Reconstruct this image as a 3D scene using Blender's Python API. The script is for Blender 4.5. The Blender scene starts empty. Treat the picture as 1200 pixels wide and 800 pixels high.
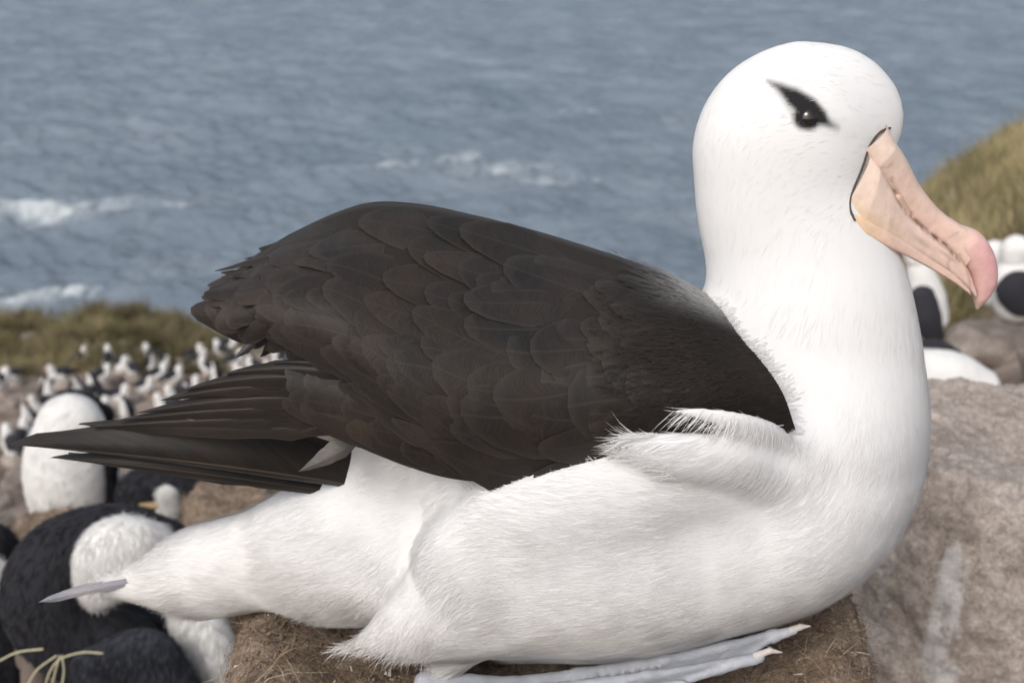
import bpy, math, random
import numpy as np
from mathutils import Vector, Matrix

R = math.radians
rng = np.random.default_rng(7)
random.seed(7)
scene = bpy.context.scene
COL = scene.collection

# ------------------------------------------------------------------ camera, sky, sun, exposure
PITCH = R(21.3)
FPX = 1333.333            # focal length in pixels of the 1200 px wide photograph
CAM = np.array([0.0, 0.0, 0.9])
YM = 0.76                 # distance of the bird's middle plane
cam_d = bpy.data.cameras.new('camera')
cam_d.sensor_width = 36.0
cam_d.lens = 40.0
cam_d.clip_start = 0.02
cam_d.clip_end = 20000
cam_d.dof.use_dof = True
cam_d.dof.focus_distance = 0.72
cam_d.dof.aperture_fstop = 9.0
cam = bpy.data.objects.new('camera', cam_d)
COL.objects.link(cam)
cam.location = CAM
cam.rotation_euler = (math.pi / 2 - PITCH, 0, 0)
scene.camera = cam

SUN_DIR = np.array([-0.34, -0.66, 0.67]); SUN_DIR /= np.linalg.norm(SUN_DIR)
world = bpy.data.worlds.new('World')
scene.world = world
world.use_nodes = True
wn = world.node_tree.nodes; wl = world.node_tree.links
sky = wn.new('ShaderNodeTexSky')
sky.sky_type = 'NISHITA'
sky.sun_disc = False
sky.sun_elevation = math.asin(SUN_DIR[2])
sky.sun_rotation = math.atan2(SUN_DIR[0], SUN_DIR[1])
sky.air_density = 1.0
sky.dust_density = 4.0
sky.ozone_density = 1.0
bg = wn['Background']
bg.inputs['Strength'].default_value = 0.145
hsv = wn.new('ShaderNodeHueSaturation')
hsv.inputs['Saturation'].default_value = 0.45      # thin high cloud takes the blue out of the sky
wl.new(sky.outputs[0], hsv.inputs['Color'])
wl.new(hsv.outputs[0], bg.inputs['Color'])

sun_d = bpy.data.lights.new('sun', 'SUN')
sun_d.energy = 1.15
sun_d.angle = R(22)
sun_d.color = (1.0, 0.96, 0.9)
sun = bpy.data.objects.new('sun', sun_d)
COL.objects.link(sun)
sun.rotation_euler = Vector(SUN_DIR).to_track_quat('Z', 'Y').to_euler()

scene.view_settings.view_transform = 'Standard'
scene.view_settings.look = 'None'
scene.view_settings.gamma = 1.0
scene.view_settings.exposure = 0.10
scene.view_settings.use_curve_mapping = False
scene.render.engine = 'CYCLES'
scene.cycles.use_denoising = True
try:
    scene.cycles.denoiser = 'OPENIMAGEDENOISE'
    scene.cycles.denoising_input_passes = 'RGB_ALBEDO_NORMAL'
except Exception:
    pass
scene.cycles.max_bounces = 6

# ------------------------------------------------------------------ helpers
cp, sp_ = math.cos(PITCH), math.sin(PITCH)
RIGHT = np.array([1.0, 0, 0]); FWD = np.array([0, cp, -sp_]); UP = np.array([0, sp_, cp])

def ray(px, py):
    return RIGHT * ((px - 600) / FPX) + UP * (-(py - 400) / FPX) + FWD

def P(px, py, Y):
    """the point seen at a pixel of the photograph, Y metres in front"""
    d = ray(px, py)
    return CAM + d * (Y / d[1])

def PR(px, py, r, Y):
    d = ray(px, py); t = Y / d[1]
    return CAM + d * t, r * t / FPX

def sstep(a, b, x):
    t = np.clip((np.asarray(x, float) - a) / (b - a), 0, 1)
    return t * t * (3 - 2 * t)

def hash3(ix, iy, iz, seed):
    h = (ix * 374761393 + iy * 668265263 + iz * 2147483647 + seed * 1274126177) & 0xFFFFFFFF
    h = ((h ^ (h >> 13)) * 1274126177) & 0xFFFFFFFF
    return ((h ^ (h >> 16)) & 0xFFFF) / 32767.5 - 1.0

def vnoise(p, seed=0):
    p = np.asarray(p, float)
    i = np.floor(p).astype(np.int64); f = p - i
    f = f * f * (3 - 2 * f)
    out = np.zeros(p.shape[:-1])
    for a in (0, 1):
        for b in (0, 1):
            for c in (0, 1):
                w = (f[..., 0] if a else 1 - f[..., 0]) * (f[..., 1] if b else 1 - f[..., 1]) * (f[..., 2] if c else 1 - f[..., 2])
                out += w * hash3(i[..., 0] + a, i[..., 1] + b, i[..., 2] + c, seed)
    return out

def fbm(p, oct=4, seed=0):
    p = np.asarray(p, float); o = 0; a = 1.0; s = 0
    for k in range(oct):
        o = o + a * vnoise(p, seed + 17 * k); s += a
        p = p * 2.03; a *= 0.5
    return o / s

def mesh_np(name, V, F, cols=None, smooth=True, uvs=None, nrm=None):
    """mesh from arrays; F is (n,4) or (n,3)"""
    V = np.asarray(V, np.float32); F = np.asarray(F, np.int32)
    m = bpy.data.meshes.new(name)
    n = F.shape[1]
    m.vertices.add(len(V)); m.vertices.foreach_set('co', V.ravel())
    m.loops.add(F.size); m.loops.foreach_set('vertex_index', F.ravel())
    m.polygons.add(len(F))
    m.polygons.foreach_set('loop_start', np.arange(0, F.size, n, dtype=np.int32))
    m.polygons.foreach_set('loop_total', np.full(len(F), n, np.int32))
    m.polygons.foreach_set('use_smooth', np.full(len(F), smooth, bool))
    m.update(calc_edges=True)
    if cols is not None:
        a = m.color_attributes.new('Col', 'FLOAT_COLOR', 'POINT')
        c = np.ones((len(V), 4), np.float32); c[:, :3] = cols
        a.data.foreach_set('color', c.ravel())
    if uvs is not None:
        l = m.uv_layers.new(name='UVMap')
        l.data.foreach_set('uv', np.asarray(uvs, np.float32)[F.ravel()].ravel())
    if nrm is not None:
        m.normals_split_custom_set_from_vertices(np.asarray(nrm, np.float32))
    return m

def link(name, mesh, mat=None, parent=None, label=None, cat=None, group=None, kind=None):
    o = bpy.data.objects.new(name, mesh)
    COL.objects.link(o)
    if mat is not None and mesh is not None and not mesh.materials:
        mesh.materials.append(mat)
    if parent is not None:
        o.parent = parent
        if parent.type == 'EMPTY':           # meshes are built in world coordinates
            o.matrix_parent_inverse = Matrix.Translation(-parent.location)
    if label: o['label'] = label
    if cat: o['category'] = cat
    if group: o['group'] = group
    if kind: o['kind'] = kind
    return o

def empty(name, loc, label, cat, group=None):
    o = bpy.data.objects.new(name, None)
    COL.objects.link(o)
    o.location = tuple(loc)
    o.empty_display_size = 0.05
    o['label'] = label; o['category'] = cat
    if group: o['group'] = group
    return o

# ---- materials
def mat_new(name):
    m = bpy.data.materials.new(name); m.use_nodes = True
    nt = m.node_tree
    b = nt.nodes['Principled BSDF']
    return m, nt, b

def N(nt, t, **kw):
    n = nt.nodes.new(t)
    for k, v in kw.items(): setattr(n, k, v)
    return n

def noise(nt, scale, detail=4, vec=None, rough=0.55):
    n = N(nt, 'ShaderNodeTexNoise')
    n.inputs['Scale'].default_value = scale; n.inputs['Detail'].default_value = detail
    n.inputs['Roughness'].default_value = rough
    if vec is not None: nt.links.new(vec, n.inputs['Vector'])
    return n

def ramp(nt, src, stops):
    r = N(nt, 'ShaderNodeValToRGB')
    e = r.color_ramp.elements
    while len(e) < len(stops): e.new(0.5)
    for el, (p, c) in zip(e, stops):
        el.position = p; el.color = (*c, 1)
    nt.links.new(src, r.inputs[0])
    return r

def mixc(nt, fac, a, b, mode='MIX'):
    m = N(nt, 'ShaderNodeMix', data_type='RGBA', blend_type=mode)
    for sock, v in ((m.inputs[0], fac), (m.inputs[6], a), (m.inputs[7], b)):
        if hasattr(v, 'is_output') or hasattr(v, 'links'): nt.links.new(v, sock)
        elif isinstance(v, (int, float)): sock.default_value = v
        else: sock.default_value = (*v, 1)
    return m.outputs[2]

def bump(nt, b, h, strength, dist):
    n = N(nt, 'ShaderNodeBump')
    n.inputs['Strength'].default_value = strength; n.inputs['Distance'].default_value = dist
    nt.links.new(h, n.inputs['Height'])
    nt.links.new(n.outputs[0], b.inputs['Normal'])
    return n

def attr_mat(name, rough=0.8, sheen=0.0, spec=0.2, bumpscale=None, bs=0.2, bd=0.001, translucent=0.0):
    m, nt, b = mat_new(name)
    a = N(nt, 'ShaderNodeAttribute', attribute_name='Col')
    nt.links.new(a.outputs['Color'], b.inputs['Base Color'])
    b.inputs['Roughness'].default_value = rough
    b.inputs['Sheen Weight'].default_value = sheen
    b.inputs['Specular IOR Level'].default_value = spec
    if bumpscale:
        tc = N(nt, 'ShaderNodeTexCoord')
        n = noise(nt, bumpscale, 4, tc.outputs['Object'])
        bump(nt, b, n.outputs[0], bs, bd)
    if translucent:
        tr = N(nt, 'ShaderNodeBsdfTranslucent'); mx = N(nt, 'ShaderNodeMixShader')
        mx.inputs[0].default_value = translucent
        nt.links.new(a.outputs['Color'], tr.inputs[0])
        nt.links.new(b.outputs[0], mx.inputs[1]); nt.links.new(tr.outputs[0], mx.inputs[2])
        nt.links.new(mx.outputs[0], nt.nodes['Material Output'].inputs[0])
    return m

M_PLUM = attr_mat('plumage', 0.85, 0.05, 0.1)
M_BARB = attr_mat('plumage_barbs', 0.85, 0.0, 0.08, translucent=0.35)
M_BIRD = attr_mat('background_bird', 0.8, 0.05, 0.15, 60, 0.3, 0.004)

def feather_mat(name, base, edge, shaft, rough=0.55, shk=.45):
    m, nt, b = mat_new(name)
    uv = N(nt, 'ShaderNodeUVMap')
    sep = N(nt, 'ShaderNodeSeparateXYZ'); nt.links.new(uv.outputs[0], sep.inputs[0])
    # barbs run obliquely from the shaft: stripes of |v| against u
    ab = N(nt, 'ShaderNodeMath', operation='SUBTRACT'); ab.inputs[1].default_value = 0.5
    nt.links.new(sep.outputs[1], ab.inputs[0])
    a2 = N(nt, 'ShaderNodeMath', operation='ABSOLUTE'); nt.links.new(ab.outputs[0], a2.inputs[0])
    k = N(nt, 'ShaderNodeMath', operation='MULTIPLY_ADD'); k.inputs[1].default_value = -0.45
    nt.links.new(a2.outputs[0], k.inputs[0]); nt.links.new(sep.outputs[0], k.inputs[2])
    oi = N(nt, 'ShaderNodeObjectInfo')
    cmb = N(nt, 'ShaderNodeCombineXYZ')
    nt.links.new(k.outputs[0], cmb.inputs[0]); nt.links.new(oi.outputs['Random'], cmb.inputs[2])
    mp = N(nt, 'ShaderNodeMapping'); mp.inputs['Scale'].default_value = (90, 3, 40)
    cv = N(nt, 'ShaderNodeCombineXYZ')
    nt.links.new(k.outputs[0], cv.inputs[0]); nt.links.new(a2.outputs[0], cv.inputs[1]); nt.links.new(oi.outputs['Random'], cv.inputs[2])
    nt.links.new(cv.outputs[0], mp.inputs[0])
    nb = noise(nt, 1.0, 2, mp.outputs[0])
    tc = N(nt, 'ShaderNodeTexCoord')
    nl = noise(nt, 22, 3, tc.outputs['Object'])
    c1 = ramp(nt, nl.outputs[0], [(0.3, (base[0] * .72, base[1] * .78, base[2] * .84)), (0.7, (base[0] * 1.5, base[1] * 1.3, base[2] * 1.15))])
    rnd = N(nt, 'ShaderNodeMapRange'); rnd.inputs[3].default_value = 0.75; rnd.inputs[4].default_value = 1.3
    nt.links.new(oi.outputs['Random'], rnd.inputs[0])
    c2 = mixc(nt, 1.0, c1.outputs[0], rnd.outputs[0], 'MULTIPLY')
    bb = N(nt, 'ShaderNodeMapRange'); bb.inputs[1].default_value = 0.3; bb.inputs[2].default_value = 0.7; bb.inputs[3].default_value = 0.75; bb.inputs[4].default_value = 1.25
    nt.links.new(nb.outputs[0], bb.inputs[0])
    c3 = mixc(nt, 1.0, c2, bb.outputs[0], 'MULTIPLY')
    # worn, paler fringe at the tip and the sides
    ef = ramp(nt, a2.outputs[0], [(0.40, (0, 0, 0)), (0.5, (1, 1, 1))])
    tf = ramp(nt, sep.outputs[0], [(0.90, (0, 0, 0)), (1.0, (1, 1, 1))])
    mxf = N(nt, 'ShaderNodeMath', operation='MAXIMUM')
    nt.links.new(ef.outputs[0], mxf.inputs[0]); nt.links.new(tf.outputs[0], mxf.inputs[1])
    mlf = N(nt, 'ShaderNodeMath', operation='MULTIPLY'); mlf.inputs[1].default_value = 0.5
    nt.links.new(mxf.outputs[0], mlf.inputs[0])
    c4 = mixc(nt, mlf.outputs[0], c3, edge)
    sf = ramp(nt, a2.outputs[0], [(0.008, (1, 1, 1)), (0.02, (0, 0, 0))])
    sm = N(nt, 'ShaderNodeMath', operation='MULTIPLY'); sm.inputs[1].default_value = shk
    nt.links.new(sf.outputs[0], sm.inputs[0])
    c5 = mixc(nt, sm.outputs[0], c4, shaft)
    nt.links.new(c5, b.inputs['Base Color'])
    b.inputs['Roughness'].default_value = rough
    b.inputs['Specular IOR Level'].default_value = 0.25
    b.inputs['Sheen Weight'].default_value = 0.05
    bump(nt, b, nb.outputs[0], 0.35, 0.0006)
    return m

M_DARK = feather_mat('dark_feather', (0.0205, 0.0175, 0.016), (0.046, 0.039, 0.034), (0.055, 0.047, 0.04), .55, .3)
M_PRIM = feather_mat('flight_feather', (0.019, 0.0165, 0.015), (0.04, 0.034, 0.030), (0.15, 0.115, 0.085), 0.5)
M_GREYF = feather_mat('grey_feather', (0.085, 0.085, 0.083), (0.16, 0.16, 0.155), (0.2, 0.19, 0.17))
M_TAILF = feather_mat('tail_feather', (0.19, 0.20, 0.235), (0.28, 0.29, 0.32), (0.42, 0.42, 0.42))
M_WHITEF = feather_mat('white_feather', (0.74, 0.74, 0.74), (0.8, 0.8, 0.8), (0.8, 0.8, 0.8), 0.8)

def curve2(pts, n):
    pts = np.array(pts, float); t = np.linspace(0, len(pts) - 1, n)
    pad = np.concatenate([2 * pts[:1] - pts[1:2], pts, 2 * pts[-1:] - pts[-2:-1]])
    i = np.minimum(t.astype(int), len(pts) - 2); f = (t - i)[:, None]
    a, b, c, d = pad[i], pad[i + 1], pad[i + 2], pad[i + 3]
    return .5 * (2 * b + (c - a) * f + (2 * a - 5 * b + 4 * c - d) * f ** 2 + (3 * b - a - 3 * c + d) * f ** 3)

# ---- signed-distance bodies meshed with surface nets
def groups_of(prims):
    return [g_ if isinstance(g_, list) else [g_] for g_ in prims]

def sdf_pts(prims, p):
    """groups of tapered links: plain union inside a group, smooth union between groups"""
    d = np.full(p.shape[:-1], 1.0)
    for grp in groups_of(prims):
        eg = np.full(p.shape[:-1], 9.0)
        for (a, ra, b, rb, ys, k) in grp:
            q = p - a; q = q * np.array([1, 1 / ys, 1])
            ba = (b - a) * np.array([1, 1 / ys, 1])
            L = float(ba @ ba)
            h = np.clip((q @ ba) / L, 0, 1) if L > 1e-12 else np.zeros(q.shape[:-1])
            e = np.linalg.norm(q - h[..., None] * ba, axis=-1) - (ra + (rb - ra) * h)
            eg = np.minimum(eg, e)
        t = np.clip(0.5 + 0.5 * (d - eg) / k, 0, 1)
        d = d + (eg - d) * t - k * t * (1 - t)
    return d

def sdf_mesh(prims, h, warp=None):
    G = groups_of(prims)
    flat = [p_ for g_ in G for p_ in g_]
    lo = np.min([np.minimum(a - ra * np.array([1, ys, 1]), b - rb * np.array([1, ys, 1])) for a, ra, b, rb, ys, k in flat], 0) - 3 * h - 0.01
    hi = np.max([np.maximum(a + ra * np.array([1, ys, 1]), b + rb * np.array([1, ys, 1])) for a, ra, b, rb, ys, k in flat], 0) + 3 * h + 0.01
    n = np.ceil((hi - lo) / h).astype(int) + 1
    ax = [(lo[i] + h * np.arange(n[i])).astype(np.float32) for i in range(3)]
    D = np.full(n, 1.0, np.float32)
    for grp in G:
        s = []
        for i in range(3):
            l_ = min(min(a[i] - ra * (ys if i == 1 else 1), b[i] - rb * (ys if i == 1 else 1)) for a, ra, b, rb, ys, k in grp)
            h_ = max(max(a[i] + ra * (ys if i == 1 else 1), b[i] + rb * (ys if i == 1 else 1)) for a, ra, b, rb, ys, k in grp)
            mg = grp[0][5] * 1.3 + 3 * h
            s.append(slice(max(0, int((l_ - mg - lo[i]) / h)), min(n[i], int((h_ + mg - lo[i]) / h) + 2)))
        eg = np.full([q.stop - q.start for q in s], 1.0, np.float32)
        for (a, ra, b, rb, ys, k) in grp:
            z_ = []
            for i in range(3):
                sc = ys if i == 1 else 1
                z_.append(slice(max(s[i].start, int((min(a[i] - ra * sc, b[i] - rb * sc) - mg - lo[i]) / h)), min(s[i].stop, int((max(a[i] + ra * sc, b[i] + rb * sc) + mg - lo[i]) / h) + 2)))
            X = ax[0][z_[0]][:, None, None] - np.float32(a[0])
            Y = (ax[1][z_[1]][None, :, None] - np.float32(a[1])) / np.float32(ys)
            Z = ax[2][z_[2]][None, None, :] - np.float32(a[2])
            ba = ((b - a) * np.array([1, 1 / ys, 1])).astype(np.float32)
            L = float(ba @ ba)
            hh = np.clip((X * ba[0] + Y * ba[1] + Z * ba[2]) / max(L, 1e-12), 0, 1) if L > 1e-12 else np.zeros((1, 1, 1), np.float32)
            e = np.sqrt((X - hh * ba[0]) ** 2 + (Y - hh * ba[1]) ** 2 + (Z - hh * ba[2]) ** 2) - (ra + (rb - ra) * hh)
            w_ = tuple(slice(q.start - o_.start, q.stop - o_.start) for q, o_ in zip(z_, s))
            eg[w_] = np.minimum(eg[w_], e)
        d = D[s[0], s[1], s[2]]
        t = np.clip(0.5 + 0.5 * (d - eg) / k, 0, 1)
        D[s[0], s[1], s[2]] = d + (eg - d) * t - k * t * (1 - t)
    # surface nets
    S = D < 0
    c = np.zeros(n - 1, np.int8)
    cor = [(i, j, k) for i in (0, 1) for j in (0, 1) for k in (0, 1)]
    for (i, j, k) in cor:
        c += S[i:n[0] - 1 + i, j:n[1] - 1 + j, k:n[2] - 1 + k]
    act = (c > 0) & (c < 8)
    I = np.argwhere(act)
    vals = [D[I[:, 0] + i, I[:, 1] + j, I[:, 2] + k] for (i, j, k) in cor]
    acc = np.zeros((len(I), 3)); cnt = np.zeros(len(I))
    for a in range(8):
        for b in range(a + 1, 8):
            if sum(abs(x - y) for x, y in zip(cor[a], cor[b])) != 1: continue
            m = (vals[a] < 0) != (vals[b] < 0)
            t = np.where(m, vals[a] / np.where(m, vals[a] - vals[b], 1), 0)
            pa = np.array(cor[a], float); pb = np.array(cor[b], float)
            acc += np.where(m[:, None], pa + t[:, None] * (pb - pa), 0); cnt += m
    V = lo + h * (I + acc / cnt[:, None])
    idx = np.full(n - 1, -1, np.int32); idx[act] = np.arange(len(I))
    F = []
    for axn in range(3):
        u, v = [(1, 2), (2, 0), (0, 1)][axn]
        sl0 = [slice(None)] * 3; sl1 = [slice(None)] * 3
        sl0[axn] = slice(0, -1); sl1[axn] = slice(1, None)
        s0 = S[tuple(sl0)]; s1 = S[tuple(sl1)]
        for flip in (0, 1):
            E = np.argwhere((s0 & ~s1) if not flip else (~s0 & s1))
            E = E[(E[:, u] > 0) & (E[:, v] > 0) & (E[:, u] < n[u] - 1) & (E[:, v] < n[v] - 1)]
            def g(du, dv):
                q = E.copy(); q[:, u] += du; q[:, v] += dv
                return idx[q[:, 0], q[:, 1], q[:, 2]]
            Q = np.stack([g(-1, -1), g(0, -1), g(0, 0), g(-1, 0)], 1)
            F.append(Q[:, ::-1] if flip else Q)
    F = np.concatenate(F)
    return V, F

def chain(pts, ys, k, yoff=0.0, base=None, sub=5):
    """pts: list of (px,py,rpx[,yoff]) circles traced on the photograph"""
    B = YM if base is None else base
    out = []
    pts = np.array([(p[0], p[1], p[2], p[3] if len(p) > 3 else yoff) for p in pts], float)
    if len(pts) > 2: pts = curve2(pts, (len(pts) - 1) * sub + 1)
    q = [PR(p[0], p[1], max(p[2], .5), B + p[3]) for p in pts]
    if len(q) == 1: q = q * 2
    for (a, ra), (b, rb) in zip(q[:-1], q[1:]):
        out.append((a, ra, b, rb, ys, k))
    return [out]

def vnormals(V, F):
    n = np.cross(V[F[:, 2]] - V[F[:, 0]], V[F[:, 3]] - V[F[:, 1]])
    o = np.zeros_like(V)
    for i in range(4): np.add.at(o, F[:, i], n)
    return o / np.maximum(np.linalg.norm(o, axis=1, keepdims=True), 1e-12)

def sample_faces(V, F, Nn, count, weight=None):
    A = np.linalg.norm(np.cross(V[F[:, 2]] - V[F[:, 0]], V[F[:, 3]] - V[F[:, 1]]), axis=1)
    if weight is not None: A = A * weight
    f = rng.choice(len(F), count, p=A / A.sum())
    u = rng.random((count, 1)); v = rng.random((count, 1))
    w = [(1 - u) * (1 - v), u * (1 - v), u * v, (1 - u) * v]
    p = sum(w[i] * V[F[f, i]] for i in range(4)); nn = sum(w[i] * Nn[F[f, i]] for i in range(4))
    return p, nn / np.maximum(np.linalg.norm(nn, axis=1, keepdims=True), 1e-9)

def strands(p, n, t, length, width, lift, col, curl=0.0, seg=3, tip=0.15):
    """thin barbs lying along t on a surface of normal n"""
    t = t - n * np.sum(t * n, 1, keepdims=True)
    t /= np.maximum(np.linalg.norm(t, axis=1, keepdims=True), 1e-9)
    s = np.cross(n, t)
    K = seg + 1
    L = np.broadcast_to(length, (len(p),)); W = np.broadcast_to(width, (len(p),)); Lf = np.broadcast_to(lift, (len(p),)); Cu = np.broadcast_to(curl, (len(p),))
    V = np.zeros((len(p), K, 2, 3))
    for i in range(K):
        a = i / seg
        c = p + t * (L * a)[:, None] + n * (Lf * L * (a - 0.55 * a * a) - 0.0006 * (i == 0))[:, None] + s * (Cu * L * a * a)[:, None]
        w = W * (1 - (1 - tip) * a ** 1.5) * 0.5
        V[:, i, 0] = c - s * w[:, None]; V[:, i, 1] = c + s * w[:, None]
    base = np.arange(len(p))[:, None] * (2 * K)
    Fs = []
    for i in range(seg):
        Fs.append(np.stack([base[:, 0] + 2 * i, base[:, 0] + 2 * i + 2, base[:, 0] + 2 * i + 3, base[:, 0] + 2 * i + 1], 1))
    F = np.concatenate(Fs)
    C = np.repeat(col, 2 * K, axis=0)
    return V.reshape(-1, 3), F, C

# ------------------------------------------------------------------ terrain
YS = np.array([-4, .2, .8, 1.0, 1.5, 2.0, 2.4, 2.9, 6, 10, 14, 18, 22, 25, 27, 30, 36, 50, 75])
ZL = np.array([.9, .12, 0, -.1, -.34, -.52, -.66, -.9, -2.56, -4.55, -5.85, -6.92, -7.95, -8.95, -10, -12.5, -20, -31, -33])
YR = np.array([-4, .2, 1.5, 3, 5, 9, 18, 22, 25, 30, 50, 75])
ZR = np.array([.9, .12, -.32, -.55, -1.02, -1.92, -2.95, -3.4, -4.9, -11, -30, -33])

def terrain(x, y):
    x = np.asarray(x, float); y = np.asarray(y, float)
    zl = np.interp(y, YS, ZL); zr = np.interp(y, YR, ZR)
    r = x / np.maximum(y, 1.0)
    t = np.clip((r - 0.2) / 0.25, 0, 1.7)
    t = np.where(t < 1, t * t * (3 - 2 * t) * 0.5 + t * 0.5, t)
    z = zl + (zr - zl) * t
    z += 1.05 * np.exp(-((y - 29) / 3.4) ** 2) * sstep(-.25, -.35, r)
    p = np.stack([x, y, x * 0], -1)
    lump = np.abs(fbm(p * 0.9, 2, 77)); z += (.45 - 1.3 * lump) * np.clip(sstep(-.25, -.33, r) * sstep(19, 22, y) * sstep(36, 30, y) + .5 * sstep(.3, .38, r) * sstep(7, 9, y), 0, 1)
    sc = np.clip(y / 12, 0.05, 1)
    z += 0.22 * sc * fbm(p * 0.5, 3, 3) + 0.10 * np.clip(y / 4, 0.1, 1) * fbm(p * 2.3, 3, 5) + 0.012 * fbm(p * 14, 3, 9)
    return z

def ground_hit(px, py, ymin=0.9, ymax=40):
    d = ray(px, py)
    ys = np.geomspace(ymin, ymax, 900)
    t = ys / d[1]
    pts = CAM + t[:, None] * d
    b = pts[:, 2] - terrain(pts[:, 0], pts[:, 1])
    k = np.argmax(b < 0)
    if not (b < 0).any(): return None
    return np.array([pts[k, 0], pts[k, 1], terrain(pts[k, 0], pts[k, 1])])

def grassmask(x, y):
    r = x / np.maximum(y, 1.0)
    n = fbm(np.stack([x, y, x * 0], -1) * 0.55, 3, 21)
    left = sstep(-.235, -.31, r + n * 0.03) * sstep(18.2, 21.5, y + n * 1.6)
    right = sstep(.27, .36, r + n * 0.06) * sstep(5.6, 7.5, y + n * 1.5)
    return np.clip(left + right, 0, 1)

def build_ground():
    a = np.linspace(0, 1, 330)
    ys = -4 + 74 * (0.12 * a + 0.88 * a ** 3.2)
    b = np.linspace(-1, 1, 300)
    xs = 45 * (0.06 * b + 0.94 * b * np.abs(b) ** 1.8)
    X, Y = np.meshgrid(xs, ys, indexing='ij')
    Z = terrain(X, Y)
    V = np.stack([X, Y, Z], -1).reshape(-1, 3)
    i = np.arange(len(xs) - 1)[:, None] * len(ys) + np.arange(len(ys) - 1)[None]
    F = np.stack([i, i + len(ys), i + len(ys) + 1, i + 1], -1).reshape(-1, 4)
    g = grassmask(V[:, 0], V[:, 1])
    m = mesh_np('ground', V, F, np.stack([g, g, g], 1))
    mt, nt, bs = mat_new('ground_soil')
    tc = N(nt, 'ShaderNodeTexCoord')
    n1 = noise(nt, 1.6, 6, tc.outputs['Object'], 0.65)
    n2 = noise(nt, 14, 5, tc.outputs['Object'], 0.7)
    soil = ramp(nt, n1.outputs[0], [(0.3, (0.15, 0.115, 0.09)), (0.5, (0.33, 0.27, 0.23)), (0.68, (0.48, 0.42, 0.38))])
    det = ramp(nt, n2.outputs[0], [(0.25, (0.45, 0.42, 0.4)), (0.6, (1.05, 1.0, 0.97)), (0.75, (1.5, 1.5, 1.5))])
    soil2 = mixc(nt, 0.8, soil.outputs[0], det.outputs[0], 'MULTIPLY')
    grass = ramp(nt, n2.outputs[0], [(0.3, (0.05, 0.055, 0.02)), (0.7, (0.16, 0.15, 0.07))])
    at = N(nt, 'ShaderNodeAttribute', attribute_name='Col')
    c = mixc(nt, at.outputs['Fac'], soil2, grass.outputs[0])
    nt.links.new(c, bs.inputs['Base Color'])
    bs.inputs['Roughness'].default_value = 0.95
    bs.inputs['Specular IOR Level'].default_value = 0.1
    bump(nt, bs, n2.outputs[0], 0.8, 0.03)
    link('ground', m, mt, kind='structure')
build_ground()

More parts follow.
